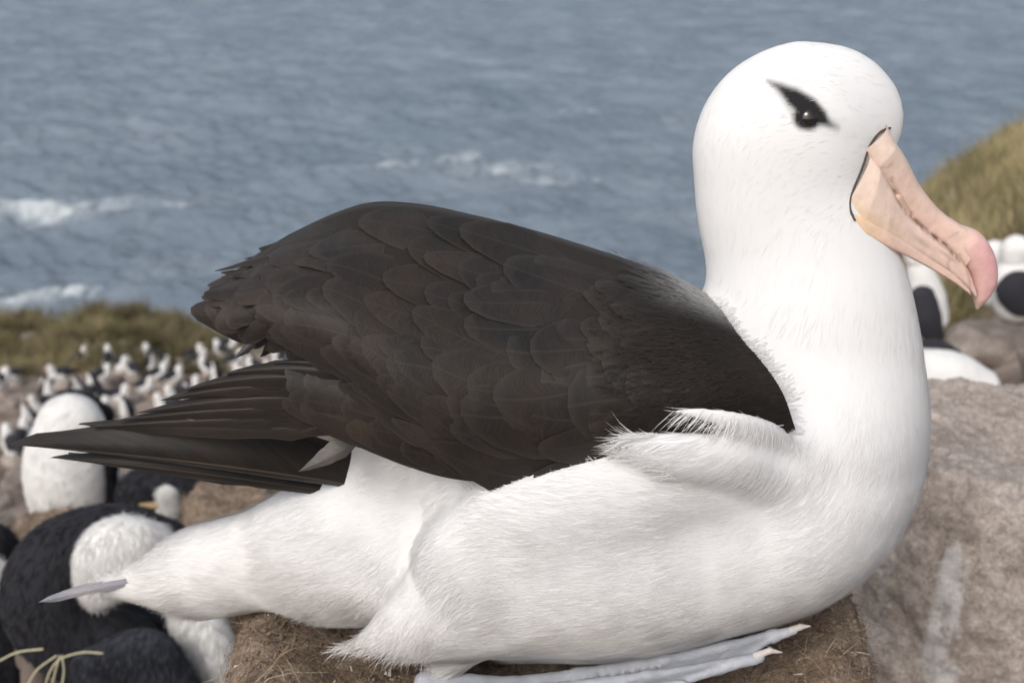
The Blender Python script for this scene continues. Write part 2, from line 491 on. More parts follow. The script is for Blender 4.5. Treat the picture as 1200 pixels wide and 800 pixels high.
SEA_Z = -26.0
def build_sea():
    nr, na = 760, 440
    rr = np.concatenate([48 * (420 / 48) ** np.linspace(0, 1, nr - 60, endpoint=False), 420 * (12000 / 420) ** np.linspace(0, 1, 60)])
    ou = .8 * 12 ** np.linspace(0, 1, 25)[1:]
    tn = np.concatenate([-ou[::-1], np.linspace(-.8, .8, na - 48), ou])
    th = np.arctan(tn)
    calm = np.clip(1.6 - np.abs(tn) / .8, 0, 1)[None]
    Rr, T = np.meshgrid(rr, th, indexing='ij')
    X = Rr * np.tan(T) * (1 + .6 * sstep(300, 2000, Rr)); Y = Rr
    Z = np.zeros_like(X)
    g = np.random.default_rng(3)
    for k in range(90):
        wl_ = 0.9 * (22 / 0.9) ** g.random()
        a = g.normal(-1.72, 0.42)
        kx, ky = math.cos(a) * 2 * math.pi / wl_, math.sin(a) * 2 * math.pi / wl_
        cell = np.maximum(np.gradient(rr)[:, None], 0.2)
        fade = np.clip(1.7 - 2.4 * cell / wl_, 0, 1)
        ph = kx * X + ky * Y + g.random() * 6.28
        Z += calm * fade * 0.021 * wl_ ** 0.6 * (np.sin(ph) + 0.25 * np.sin(2 * ph + 1.57))
    V = np.stack([X, Y, Z + SEA_Z], -1).reshape(-1, 3)
    # foam of the breakers below the colony
    foam = np.zeros(X.shape)
    def patch(px, py, wx, wy, s):
        d = ray(px, py); t = (SEA_Z - CAM[2]) / d[2]; c = CAM + d * t
        d2 = ray(px, py + wy); t2 = (SEA_Z - CAM[2]) / d2[2]; c2 = CAM + d2 * t2
        rx = wx * t / FPX; ry = abs(c2[1] - c[1])
        return s * np.exp(-((X - c[0]) / rx) ** 2 - ((Y - c[1]) / ry) ** 2)
    for a in [(45, 350, 75, 17, 1.15), (20, 243, 80, 8, .8), (60, 250, 70, 10, .55), (20, 170, 60, 6, .4), (540, 189, 22, 4, 1.0), (450, 194, 35, 4, .7),
              (590, 200, 50, 5, .65), (660, 212, 50, 5, .45), (270, 290, 6, 2, 1.0), (245, 62, 5, 1.5, 1.0), (250, 245, 90, 6, .3), (690, 130, 60, 4, .3), (800, 140, 30, 3, .35)]:
        foam += patch(*a)
    nz = fbm(np.stack([X * 1.3, Y * 0.5, X * 0], -1), 5, 31) + 0.6 * fbm(np.stack([X * 0.12, Y * 0.05, X * 0], -1), 3, 37)
    foam = np.clip(foam * (0.6 + 1.7 * nz), 0, 1)
    i = np.arange(nr - 1)[:, None] * na + np.arange(na - 1)[None]
    F = np.stack([i, i + 1, i + na + 1, i + na], -1).reshape(-1, 4)
    m = mesh_np('sea', V, F, np.stack([foam.ravel()] * 3, 1))
    mt, nt, b = mat_new('sea_water')
    tc = N(nt, 'ShaderNodeTexCoord')
    mp = N(nt, 'ShaderNodeMapping'); mp.inputs['Scale'].default_value = (0.7, 1.1, 1)
    nt.links.new(tc.outputs['Object'], mp.inputs[0])
    n1 = noise(nt, 1.5, 6, mp.outputs[0], 0.65)
    n2 = noise(nt, 0.09, 4, tc.outputs['Object'], 0.5)
    wc = ramp(nt, n2.outputs[0], [(0.3, (0.165, 0.215, 0.27)), (0.7, (0.25, 0.30, 0.362))])
    at = N(nt, 'ShaderNodeAttribute', attribute_name='Col')
    ff = ramp(nt, at.outputs['Fac'], [(0.08, (0, 0, 0)), (1.0, (.9, .9, .9))])
    c = mixc(nt, ff.outputs[0], wc.outputs[0], (0.66, 0.71, 0.73))
    nt.links.new(c, b.inputs['Base Color'])
    rm = N(nt, 'ShaderNodeMapRange'); rm.inputs[3].default_value = 0.22; rm.inputs[4].default_value = 0.9
    nt.links.new(ff.outputs[0], rm.inputs[0]); nt.links.new(rm.outputs[0], b.inputs['Roughness'])
    b.inputs['IOR'].default_value = 1.33
    bump(nt, b, n1.outputs[0], 1.0, 0.6)
    link('sea', m, mt, kind='structure')
build_sea()

# ---- tussock grass
def build_grass(name, label, rx0, rx1, y0, y1, count, seed, tone=1.0):
    g = np.random.default_rng(seed)
    nt_ = count // 60
    ty = y0 + (y1 - y0) * g.random(nt_ * 4); tx = (rx0 + (rx1 - rx0) * g.random(nt_ * 4)) * ty
    k = g.random(nt_ * 4) < grassmask(tx, ty)
    tx, ty = tx[k][:nt_], ty[k][:nt_]
    nb = 60
    n = len(tx) * nb
    ang = g.random(n) * 6.283; rad = np.abs(g.normal(0, 0.22, n))
    X = np.repeat(tx, nb) + np.cos(ang) * rad; Y = np.repeat(ty, nb) + np.sin(ang) * rad
    Z = terrain(X, Y)
    hs = np.repeat(0.6 + 0.6 * g.random(len(tx)), nb)
    L = (0.22 + 0.25 * g.random(n)) * hs
    lean = np.stack([np.cos(ang) * (0.25 + rad), np.sin(ang) * (0.25 + rad), np.ones(n)], 1)
    lean += g.normal(0, 0.15, (n, 3)); lean[:, 0] += 0.25
    lean /= np.linalg.norm(lean, axis=1, keepdims=True)
    nrm = np.cross(lean, g.normal(0, 1, (n, 3))); nrm /= np.linalg.norm(nrm, axis=1, keepdims=True)
    hue = np.repeat(g.random(len(tx)), nb)[:, None] * 0.7 + g.random((n, 1)) * 0.3
    col = (1 - hue) * np.array([0.13, 0.125, 0.06]) + hue * np.array([0.38, 0.31, 0.19])
    col = col * (.55 + .9 * np.clip(.5 + 1.3 * fbm(np.stack([X, Y, Z], 1) * .8, 3, 12), 0, 1))[:, None]
    col = col * tone
    V, F, C = strands(np.stack([X, Y, Z - 0.02], 1), nrm, lean, L, 0.022, 0.35, col, g.normal(0, .25, n), 2)
    link(name, mesh_np(name, V, F, C, False), M_GRASS, label=label, cat='grass', kind='stuff')
M_GRASS = attr_mat('grass_blades', 0.8, 0, 0.1, translucent=0.3)
build_grass('tussock_grass', 'olive tussock grass on the headland above the surf', -.62, -.22, 17.5, 32, 70000, 4)
build_grass('tussock_grass', 'olive and ochre tussock grass on the rising hillside behind the bill', .27, .62, 5.5, 25, 70000, 5, 1.5)

# ------------------------------------------------------------------ mud materials
def mud_mat(name, dark, mid, pale, guano=0.0, sc=1.0):
    m, nt, b = mat_new(name)
    tc = N(nt, 'ShaderNodeTexCoord')
    n1 = noise(nt, 9 * sc, 6, tc.outputs['Object'], 0.65)
    n2 = noise(nt, 90 * sc, 6, tc.outputs['Object'], 0.75)
    n3 = noise(nt, 330 * sc, 3, tc.outputs['Object'], 0.7)
    c1 = ramp(nt, n1.outputs[0], [(0.28, dark), (0.5, mid), (0.75, pale)])
    c2 = ramp(nt, n2.outputs[0], [(0.3, (0.55, 0.52, 0.5)), (0.55, (1, 1, 1)), (0.75, (1.35, 1.3, 1.25))])
    c3 = ramp(nt, n3.outputs[0], [(0.3, (0.72, 0.7, 0.68)), (0.6, (1.15, 1.15, 1.15))])
    c = mixc(nt, 1.0, c1.outputs[0], c2.outputs[0], 'MULTIPLY')
    c = mixc(nt, 1.0, c, c3.outputs[0], 'MULTIPLY')
    if guano:
        at = N(nt, 'ShaderNodeAttribute', attribute_name='Col')
        add = N(nt, 'ShaderNodeMath', operation='MULTIPLY_ADD')
        nt.links.new(n2.outputs[0], add.inputs[0]); add.inputs[1].default_value = .9
        sb = N(nt, 'ShaderNodeMath', operation='SUBTRACT'); nt.links.new(at.outputs['Fac'], sb.inputs[0]); sb.inputs[1].default_value = 0.65
        nt.links.new(sb.outputs[0], add.inputs[2])
        gf = ramp(nt, add.outputs[0], [(0.30, (0, 0, 0)), (0.75, (guano, guano, guano))])
        c = mixc(nt, gf.outputs[0], c, (0.72, 0.71, 0.70))
    nt.links.new(c, b.inputs['Base Color'])
    b.inputs['Roughness'].default_value = 0.95
    b.inputs['Specular IOR Level'].default_value = 0.1
    ad = N(nt, 'ShaderNodeMath', operation='MULTIPLY_ADD')
    nt.links.new(n3.outputs[0], ad.inputs[0]); ad.inputs[1].default_value = 0.35; nt.links.new(n2.outputs[0], ad.inputs[2])
    bump(nt, b, ad.outputs[0], 1.0, 0.006)
    return m
M_NEST = mud_mat('nest_mud', (0.19, 0.142, 0.108), (0.33, 0.255, 0.20), (0.46, 0.37, 0.295))
M_COL = mud_mat('old_nest_mud', (0.37, 0.315, 0.28), (0.52, 0.455, 0.41), (0.62, 0.57, 0.53), 0.8, 0.8)
M_ROCK = mud_mat('rock', (0.16, 0.135, 0.115), (0.32, 0.275, 0.245), (0.48, 0.44, 0.41), 0, 0.3)

def mound(cx, cy, zt, rad, zb, flare, bowl, nz, seed, na=260, nrow=150, tilt=(0, 0), round_=0.12, guano=None):
    """a nest pillar: dished top, rounded rim, flaring wall"""
    prof = []
    for s in np.linspace(0, 1, 60):
        r = s * (1 - round_)
        prof.append((r, -bowl * (1 - s ** 2.2)))
    for a in np.linspace(0, math.pi / 2, 22)[1:]:
        prof.append((1 - round_ + round_ * math.sin(a), -round_ * rad * (1 - math.cos(a))))
    z1 = -round_ * rad
    for s in np.linspace(0, 1, nrow - 60 - 21 + 1)[1:]:
        prof.append((1 + flare * s ** 1.2, z1 + (zb - zt - z1) * s))
    prof = np.array(prof)
    th = np.linspace(0, 2 * math.pi, na, endpoint=False)
    r = prof[:, 0][:, None] * rad; z = prof[:, 1][:, None]
    lob = 1 + 0.05 * fbm(np.stack([np.cos(th) * 1.2, np.sin(th) * 1.2, th * 0 + seed], -1), 2, seed)[None] 
    X = r * np.cos(th) * lob; Y = r * np.sin(th) * lob; Z = z + 0 * X
    pp = np.stack([X, Y, Z], -1)
    q = pp + np.array([seed * 3.1, 0, 0])
    d = nz * (fbm(q * 18, 4, seed) + 0.5 * fbm(q * 60, 3, seed + 1))
    dirn = pp - np.array([0, 0, -rad]); dirn /= np.linalg.norm(dirn, axis=-1, keepdims=True)
    pp = pp + dirn * d[..., None]
    pp[..., 2] += tilt[0] * pp[..., 0] + tilt[1] * pp[..., 1]
    V = pp.reshape(-1, 3) + np.array([cx, cy, zt])
    K = len(prof)
    i = np.arange(K - 1)[:, None] * na + np.arange(na)[None]
    j = np.arange(K - 1)[:, None] * na + (np.arange(na)[None] + 1) % na
    F = np.stack([i, i + na, j + na, j], -1).reshape(-1, 4)
    return V, F

# the albatross's own nest
nl = P(272, 706, .78); nr_ = P(1004, 700, .78)
NX = (nl[0] + nr_[0]) / 2; NR = (nr_[0] - nl[0]) / 2; NZ = (nl[2] + nr_[2]) / 2 + 0.005
NY = 0.77
V, F = mound(NX, NY, NZ, NR, terrain(NX, NY) - 0.1, 0.16, 0.045, 0.012, 3, 420, 220)
nest_root = empty('mud_nest', (NX, NY, terrain(NX, NY)), 'brown mud and straw pillar nest under the large sitting albatross', 'nest')
link('pillar', mesh_np('nest_pillar', V, F), M_NEST, nest_root)
Nn = vnormals(V, F)
M_FIB = attr_mat('nest_fibres', 0.85, 0, 0.15)
def fibres(V, F, Nn, count, parent, lo=.01, hi=.035, w=0.0006, name='straw_fibre', wgt=None):
    p, n = sample_faces(V, F, Nn, count, wgt)
    t = rng.normal(0, 1, (count, 3))
    L = lo + (hi - lo) * rng.random(count) ** 2
    k = rng.random((count, 1))
    col = np.where(k < .55, np.array([[.13, .095, .065]]), np.where(k < .9, np.array([[.27, .20, .13]]), np.array([[.42, .36, .27]])))
    col = col * (0.7 + 0.6 * rng.random((count, 1)))
    A = strands(p, n, t, L, w * (0.6 + rng.random(count)), rng.random(count) * 0.55, col, rng.normal(0, .6, count), 3, 0.6)
    m = count // 60
    p, n = sample_faces(V, F, Nn, m, wgt)
    B = strands(p + n * 0.001, n, rng.normal(0, 1, (m, 3)), 0.003 + 0.006 * rng.random(m), 0.0014 + 0.0012 * rng.random(m), 0.2, np.tile([[.62, .58, .5]], (m, 1)), rng.normal(0, .2, m), 3, .35)
    Vv = np.concatenate([A[0], B[0]]); Ff = np.concatenate([A[1], B[1] + len(A[0])]); Cc = np.concatenate([A[2], B[2]])
    link(name, mesh_np(name, Vv, Ff, Cc), M_FIB, parent, kind='stuff')
fc = V[F].mean(1)
fibres(V, F, Nn, 26000, nest_root, wgt=(fc[:, 2] > 0.14) * 1.0)
# loose crumbs of mud
def crumbs(V, F, Nn, count, parent, wgt, smin=.0012, smax=.005, name='mud_crumb', mat=None):
    p, n = sample_faces(V, F, Nn, count, wgt)
    o = np.array([[1, 0, 0], [-1, 0, 0], [0, 1, 0], [0, -1, 0], [0, 0, 1], [0, 0, -1]], float)
    T = np.array([[0, 2, 4], [2, 1, 4], [1, 3, 4], [3, 0, 4], [2, 0, 5], [1, 2, 5], [3, 1, 5], [0, 3, 5]])
    s = smin + (smax - smin) * rng.random(count) ** 3
    Vv = p[:, None] + n[:, None] * s[:, None, None] * 0.3 + o[None] * s[:, None, None] * (0.6 + 0.7 * rng.random((count, 6, 1)))
    Ff = (T[None] + (np.arange(count) * 6)[:, None, None]).reshape(-1, 3)
    link(name, mesh_np(name, Vv.reshape(-1, 3), Ff, None), mat or M_NEST, parent, kind='stuff')
crumbs(V, F, Nn, 9000, nest_root, (fc[:, 2] > 0.14) * 1.0, .0008, .0032)
NEST_V = V

# the old pillar behind the breast
cc = P(1165, 560, 1.36)
V, F = mound(cc[0], 1.36, 0.245, 0.205, terrain(cc[0], 1.3) - 0.15, 0.25, 0.012, 0.016, 9, 260, 170, (-0.03, 0), 0.22)
lp = V - np.array([cc[0], 1.36, .245])
streak = fbm(np.stack([np.arctan2(lp[:, 1], lp[:, 0]) * 7, lp[:, 2] * 1.6 + 4, lp[:, 0] * 0], -1), 4, 51)
th = np.arctan2(lp[:, 1], lp[:, 0])
main = np.exp(-((lp[:, 0] + 0.108 + .02 * fbm(lp * 9, 2, 5)) / 0.024) ** 2) * (lp[:, 1] < 0)
side = sstep(-0.02, -0.09, lp[:, 2])
gu = np.clip(side * (0.27 + 0.6 * streak + np.clip(.78 + .5 * streak + 1.3 * fbm(lp * np.array([60, 60, 18]), 3, 58), 0, 1) * main * sstep(-.035, -.06, lp[:, 2])), 0, 1)
pr = empty('old_nest_pillar', (cc[0], 1.36, terrain(cc[0], 1.36)), 'tall pale brown mud pillar streaked with white guano beside the albatross breast', 'nest')
link('pillar', mesh_np('old_pillar', V, F, np.stack([gu] * 3, 1)), M_COL, pr)
crumbs(V, F, vnormals(V, F), 5000, pr, None, .001, .003, mat=M_COL)

# ------------------------------------------------------------------ the albatross
bird = empty('albatross', (NX, YM, NZ), 'large black-browed albatross sitting in profile on its mud nest', 'albatross')
BODY = []
BODY += chain([(924, 165, 108)], .64, .012)                      # skull
BODY += chain([(955, 150, 99), (985, 145, 74), (1006, 148, 50)], .44, .012)      # forehead
BODY += chain([(950, 205, 66), (985, 214, 44), (1004, 236, 28), (1014, 258, 20)], .46, .012)      # lores and chin
BODY += chain([(908, 188, 90), (914, 222, 92), (930, 275, 98)], .62, .014)
BODY += chain([(914, 245, 88), (938, 295, 102), (948, 350, 112), (950, 430, 124), (936, 515, 138), (905, 562, 142)], .72, .02)
BODY += chain([(940, 380, 100), (936, 460, 122), (930, 520, 132)], .9, .03)
BODY += chain([(930, 505, 136), (904, 562, 146), (820, 606, 134), (720, 628, 136), (620, 638, 128)], 1.1, .02)
BODY += chain([(850, 470, 105), (760, 484, 126), (640, 486, 136), (520, 490, 105)], 1.06, .03)
BODY += chain([(620, 600, 108), (520, 592, 86, -.0), (440, 596, 65, -.006), (375, 607, 48, -.006), (310, 631, 34, .004), (250, 655, 31, .018), (195, 676, 33, .012), (150, 684, 19, .01), (126, 685, 8, .01)], 0.95, .035)
BODY += chain([(570, 640, 92, -.0), (465, 665, 62, -.002), (390, 688, 45, -.002), (320, 680, 27, .004), (245, 677, 32, .012)], 0.9, .04)
BODY += chain([(560, 635, 88, -.0), (455, 640, 70, -.004), (385, 645, 57, -.004), (320, 655, 38, .004), (250, 668, 34, .012)], 0.9, .04)
for sg in (-1, 1):
    BODY += chain([(640, 630, 100, .052 * sg), (600, 645, 96, .066 * sg), (553, 697, 76, .072 * sg), (484, 731, 46, .074 * sg), (430, 750, 18, .072 * sg), (398, 752, 4, .068 * sg)], .66, .007)   # flank and thigh
    BODY += chain([(545, 735, 42, .06 * sg), (522, 785, 20, .065 * sg)], .8, .016)
    BODY += chain([(900, 545, 46, .085 * sg), (800, 558, 56, .102 * sg), (720, 580, 54, .108 * sg), (650, 594, 50, .108 * sg), (598, 610, 46, .104 * sg), (560, 640, 44, .095 * sg)], .5, .03)
    BODY += chain([(880, 605, 84, .056 * sg), (770, 640, 100, .076 * sg), (670, 655, 100, .084 * sg), (595, 668, 86, .082 * sg)], .55, .04)
    BODY += chain([(935, 525, 10, .085 * sg), (905, 506, 14, .104 * sg), (862, 493, 14, .120 * sg), (815, 484, 10, .126 * sg), (772, 480, 2, .130 * sg)], .42, .009)        # two loose plumes lying over the wing
    BODY += chain([(910, 560, 20, .095 * sg), (860, 540, 30, .112 * sg), (800, 533, 30, .122 * sg), (755, 523, 17, .127 * sg), (714, 515, 2, .130 * sg)], .45, .014)
bV, bF = sdf_mesh(BODY, 0.0023)
def relax(V, F, it):
    for _ in range(it):
        a = np.zeros_like(V); c = np.zeros(len(V))
        for i in range(4):
            for o_ in (1, 3):
                np.add.at(a, F[:, i], V[F[:, (i + o_) % 4]]); np.add.at(c, F[:, i], 1)
        V = V * .4 + .6 * a / np.maximum(c, 1)[:, None]
    return V
bV = relax(bV, bF, 12)
_sm = relax(bV, bF, 60)
_w = (sstep(P(300, 600, YM)[0], P(350, 600, YM)[0], bV[:, 0]) * sstep(P(500, 600, YM)[0], P(460, 600, YM)[0], bV[:, 0]))[:, None]
bV = bV * (1 - _w) + _sm * _w
bN = vnormals(bV, bF)

def body_hits(pix):
    d = np.array([ray(a, b) for a, b in pix]); d /= np.linalg.norm(d, axis=1, keepdims=True)
    t = np.full(len(d), 0.45)
    e = np.zeros(len(d))
    for _ in range(28):
        e = sdf_pts(BODY, CAM + d * t[:, None])
        t = np.minimum(t + np.maximum(e, 0) * 0.9, 1.6)
    return CAM + d * t[:, None], e < 0.003
def body_hit(px, py): return body_hits([(px, py)])[0][0]

HEADY = YM - 0.042
def seg_mask(x, z, pts, HEADY=HEADY):
    """soft mask along traced strokes on the side of the head: (px,py,half width px, softness px)"""
    m = np.zeros(len(x))
    q = []
    for (px, py, w, s) in pts:
        p, r = PR(px, py, 1.0, HEADY); q.append((p[0], p[2], w * r, s * r))
    for a, b in zip(q[:-1], q[1:]):
        bx, bz = b[0] - a[0], b[1] - a[1]
        h = np.clip(((x - a[0]) * bx + (z - a[1]) * bz) / (bx * bx + bz * bz), 0, 1)
        d = np.hypot(x - a[0] - h * bx, z - a[1] - h * bz)
        w = a[2] + (b[2] - a[2]) * h; s = a[3] + (b[3] - a[3]) * h
        m = np.maximum(m, 1 - sstep(0, 1, (d - w) / s * 0.5 + 0.5))
    return m

def body_color(p):
    x, y, z = p[:, 0], p[:, 1], p[:, 2]
    c = np.tile(np.array([[.77, .77, .775]]), (len(p), 1))
    # dingy, faintly buff belly and flanks
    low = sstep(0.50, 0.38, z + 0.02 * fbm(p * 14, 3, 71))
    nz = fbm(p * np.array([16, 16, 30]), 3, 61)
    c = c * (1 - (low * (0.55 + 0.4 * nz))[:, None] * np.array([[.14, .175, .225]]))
    brow = seg_mask(x, z, [(907, 100, .5, 6), (920, 107, 5, 6), (934, 117, 10.5, 5), (950, 129, 13, 4), (962, 139, 10.5, 4), (974, 147, 4, 6), (984, 152, 1, 10)])
    lid = seg_mask(x, z, [(946, 139, 14.5, 4), (951, 140, 14.5, 4)])
    grey = seg_mask(x, z, [(922, 114, 3, 8), (936, 128, 7, 8), (946, 138, 8, 8)]) * .72
    brow = np.max([brow, lid, grey], 0)
    far = seg_mask(x, z, [(965, 146, 6, 16), (1000, 160, 4, 26)]) * .16
    br = np.maximum(brow, far)[:, None]
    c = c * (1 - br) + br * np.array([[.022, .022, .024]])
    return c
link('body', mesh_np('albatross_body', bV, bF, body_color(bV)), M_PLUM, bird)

FLOW = np.array([(1030, 130, -1, -.6), (985, 75, -1, -.3), (930, 60, -1, .1), (860, 100, -.6, .8), (825, 180, -.1, 1), (950, 140, -1, .1), (960, 220, -.9, .5), (900, 200, -.5, .9),
    (850, 260, 0, 1), (930, 300, -.1, 1), (1030, 320, .1, 1), (1000, 400, -.1, 1), (1075, 450, -.1, 1), (900, 380, -.4, 1), (960, 500, -.5, 1), (1060, 560, -.5, .9), (1000, 620, -.9, .6),
    (900, 560, -.9, .4), (900, 680, -1, .25), (800, 540, -1, -.05), (800, 700, -1, .15), (700, 600, -1, .1), (700, 720, -1, .1), (620, 560, -.9, -.1), (600, 680, -1, .25), (540, 600, -.7, .5), (520, 660, -.6, .8),
    (480, 740, -.6, .7), (440, 740, -.8, .5), (430, 580, -.9, .4), (350, 640, -1, .25), (250, 670, -1, .2), (150, 690, -1, .15)])
FXZ = np.array([P(a, b, YM - .05)[[0, 2]] for a, b, *_ in FLOW]); FD = np.stack([FLOW[:, 2], -FLOW[:, 3]], 1); FD /= np.linalg.norm(FD, axis=1, keepdims=True)
def flow(p):
    d2 = (p[:, 0:1] - FXZ[None, :, 0]) ** 2 + (p[:, 2:3] - FXZ[None, :, 1]) ** 2
    w = 1 / (d2 + 2e-4) ** 2
    v = w @ FD; v /= np.linalg.norm(v, axis=1, keepdims=True)
    return np.stack([v[:, 0], np.zeros(len(p)), v[:, 1]], 1)

HX = P(936, 166, YM)
def plumage(count):
    fz = bV[bF].mean(1)[:, 2]
    p, n = sample_faces(bV, bF, bN, count, .16 + .84 * sstep(.66, .55, fz))
    t = flow(p)
    t -= n * np.sum(t * n, 1, keepdims=True); t /= np.maximum(np.linalg.norm(t, axis=1, keepdims=True), 1e-9)
    s = np.cross(n, t)
    # feathers: barbs of one cell share a slight turn, so the coat parts into soft tufts
    cell = fbm(p * 55, 2, 81); cell2 = fbm(p * np.array([30, 30, 60]), 2, 83)
    low = sstep(0.56, 0.36, p[:, 2])
    neck = sstep(0.62, 0.74, p[:, 2])
    t = t + s * ((0.35 * cell + 0.3 * cell2) * (0.2 + 0.8 * low) + rng.normal(0, .08, count))[:, None]
    L = (0.015 * (1 - neck) + 0.0055 * neck) * (0.6 + 0.8 * rng.random(count)) * (1 + .35 * low)
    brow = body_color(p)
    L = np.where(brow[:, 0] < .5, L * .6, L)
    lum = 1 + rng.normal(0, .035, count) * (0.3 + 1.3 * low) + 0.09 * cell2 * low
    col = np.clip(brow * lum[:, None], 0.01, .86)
    lift = (0.012 + 0.03 * rng.random(count)) * (.3 + 1.2 * low) + .07 * np.maximum(cell, 0) * low
    W = 0.00055 * (1 - .35 * neck) * (0.7 + .6 * rng.random(count))
    jn = n + s * ((.45 * cell + rng.normal(0, .10, count)) * (.12 + .88 * low))[:, None] + t * (.10 * cell2 * low)[:, None]
    jn /= np.linalg.norm(jn, axis=1, keepdims=True)
    return strands(p + n * .0002, n, t, L, W, lift, col, rng.normal(0, .12, count), 3, .1) + (np.repeat(jn, 8, axis=0),)
V, F, C, NN = plumage(130000)
link('plumage', mesh_np('plumage', V, F, C, nrm=NN), M_PLUM, bird, kind='stuff')

# ---- wings
class Patch:
    def __init__(s, ctrl): s.c = np.asarray(ctrl, float); s.nu, s.nv = s.c.shape[:2]
    def _w(s, t, n):
        i = np.clip(np.floor(t).astype(int), 0, n - 2); f = np.clip(t - i, 0, 1); ex = t - i - f
        w = np.stack([-.5 * f + f ** 2 - .5 * f ** 3, 1 - 2.5 * f ** 2 + 1.5 * f ** 3, .5 * f + 2 * f ** 2 - 1.5 * f ** 3, -.5 * f ** 2 + .5 * f ** 3], -1)
        return i, w, ex
    def ev(s, u, v):
        u = np.asarray(u, float); v = np.asarray(v, float)
        u, v = np.broadcast_arrays(u, v)
        c = s.c
        # linear ghost rows
        c = np.concatenate([2 * c[:1] - c[1:2], c, 2 * c[-1:] - c[-2:-1]], 0)
        c = np.concatenate([2 * c[:, :1] - c[:, 1:2], c, 2 * c[:, -1:] - c[:, -2:-1]], 1)
        i, wu, eu = s._w(u, s.nu); j, wv, ev_ = s._w(v, s.nv)
        o = np.zeros(u.shape + (3,))
        for a in range(4):
            for b in range(4):
                o += (wu[..., a] * wv[..., b])[..., None] * c[i + a, j + b]
        # linear continuation beyond the border
        e = 0.02
        cu = np.clip(u, 0, s.nu - 1); cv = np.clip(v, 0, s.nv - 1)
        if np.any(eu != 0):
            ua = np.clip(cu, e, s.nu - 1 - e)
            o = o + eu[..., None] * (s.ev(ua + e, cv) - s.ev(ua - e, cv)) / (2 * e)
        if np.any(ev_ != 0):
            va = np.clip(cv, e, s.nv - 1 - e)
            o = o + ev_[..., None] * (s.ev(cu, va + e) - s.ev(cu, va - e)) / (2 * e)
        return o
    def frame(s, u, v):
        e = .03
        u = np.asarray(u, float); v = np.asarray(v, float)
        uc = np.clip(u, e, s.nu - 1 - e); vc = np.clip(v, e, s.nv - 1 - e)
        su = (s.ev(uc + e, vc) - s.ev(uc - e, vc)) / (2 * e); sv = (s.ev(uc, vc + e) - s.ev(uc, vc - e)) / (2 * e)
        n = np.cross(su, sv); n /= np.maximum(np.linalg.norm(n, axis=-1, keepdims=True), 1e-9)
        n = np.where((n @ np.array([0, -1, .6]))[..., None] < 0, -n, n)
        return su, sv, n

def pctrl(rows): return [[P(px, py, YM + dy) for (px, py, dy) in r] for r in rows]
# columns run from the ridge of the back (or the near edge) down to the lower edge
HUMP = Patch(pctrl([
    [(838, 352, -.010), (866, 393, -.072), (896, 428, -.094), (918, 462, -.105), (932, 502, -.100)],
    [(800, 331, 0), (820, 378, -.070), (842, 424, -.102), (858, 466, -.115), (872, 512, -.100)],
    [(752, 310, 0), (764, 368, -.066), (778, 424, -.104), (790, 480, -.117), (800, 545, -.100)],
    [(690, 289, 0), (698, 356, -.064), (708, 424, -.106), (716, 490, -.119), (722, 562, -.102)],
    [(620, 268, 0), (624, 344, -.064), (632, 424, -.110), (642, 500, -.122), (652, 572, -.104)],
    [(550, 251, -.002), (546, 330, -.066), (548, 412, -.112), (556, 484, -.128), (572, 556, -.112)],
    [(482, 239, -.006), (468, 310, -.068), (462, 384, -.112), (466, 446, -.126), (482, 505, -.122)],
    [(418, 241, -.012), (396, 300, -.068), (386, 352, -.106), (390, 400, -.118), (412, 446, -.112)],
    [(346, 271, -.020), (324, 310, -.064), (316, 346, -.090), (318, 376, -.100), (332, 404, -.096)],
    [(298, 302, -.028), (280, 328, -.055), (271, 350, -.072), (271, 370, -.080), (286, 392, -.080)],
]))
HAND = Patch(pctrl([
    [(700, 480, -.095), (690, 515, -.105), (690, 540, -.098), (690, 565, -.092)],
    [(610, 470, -.098), (600, 510, -.108), (600, 540, -.104), (602, 566, -.098)],
    [(530, 455, -.100), (524, 495, -.112), (522, 530, -.114), (525, 560, -.108)],
    [(460, 435, -.098), (452, 470, -.110), (450, 505, -.112), (455, 538, -.106)],
    [(400, 424, -.092), (392, 455, -.104), (390, 485, -.106), (394, 512, -.102)],
]))

def patch_mesh(pt, thick, m=1):
    u = np.linspace(0, pt.nu - 1, (pt.nu - 1) * 8 + 1); v = np.linspace(0, pt.nv - 1, (pt.nv - 1) * 8 + 1)
    U, Vv = np.meshgrid(u, v, indexing='ij')
    p = pt.ev(U, Vv); _, _, n = pt.frame(U, Vv)
    q = p - n * thick
    nn = p.shape[0] * p.shape[1]
    i = (np.arange(len(u) - 1)[:, None] * len(v) + np.arange(len(v) - 1)[None]).ravel()
    top = np.stack([i, i + len(v), i + len(v) + 1, i + 1], 1); bot = top[:, ::-1] + nn
    a, b = len(u), len(v)
    ring = np.concatenate([np.arange(b), np.arange(1, a) * b + b - 1, (a - 1) * b + np.arange(b - 2, -1, -1), np.arange(a - 2, 0, -1) * b])
    r2 = np.roll(ring, -1)
    side = np.stack([ring, r2, r2 + nn, ring + nn], 1)
    return np.concatenate([p.reshape(-1, 3), q.reshape(-1, 3)]), np.concatenate([top, bot, side])

def mirror(V):
    W = np.array(V); W[:, 1] = 2 * YM - W[:, 1]; return W
def mirror_wing(V):
    W = mirror(V); W[:, 2] -= .42 * np.maximum(W[:, 1] - YM, 0); return W

NS, NC = 7, 7
SF, CF = np.meshgrid(np.linspace(0, 1, NS), np.linspace(-1, 1, NC), indexing='ij')
_i = (np.arange(NS - 1)[:, None] * NC + np.arange(NC - 1)[None]).ravel()
FEATH_F = np.stack([_i, _i + 1, _i + NC + 1, _i + NC], 1)
FEATH_UV = np.stack([SF.ravel(), CF.ravel() * .5 + .5], 1)

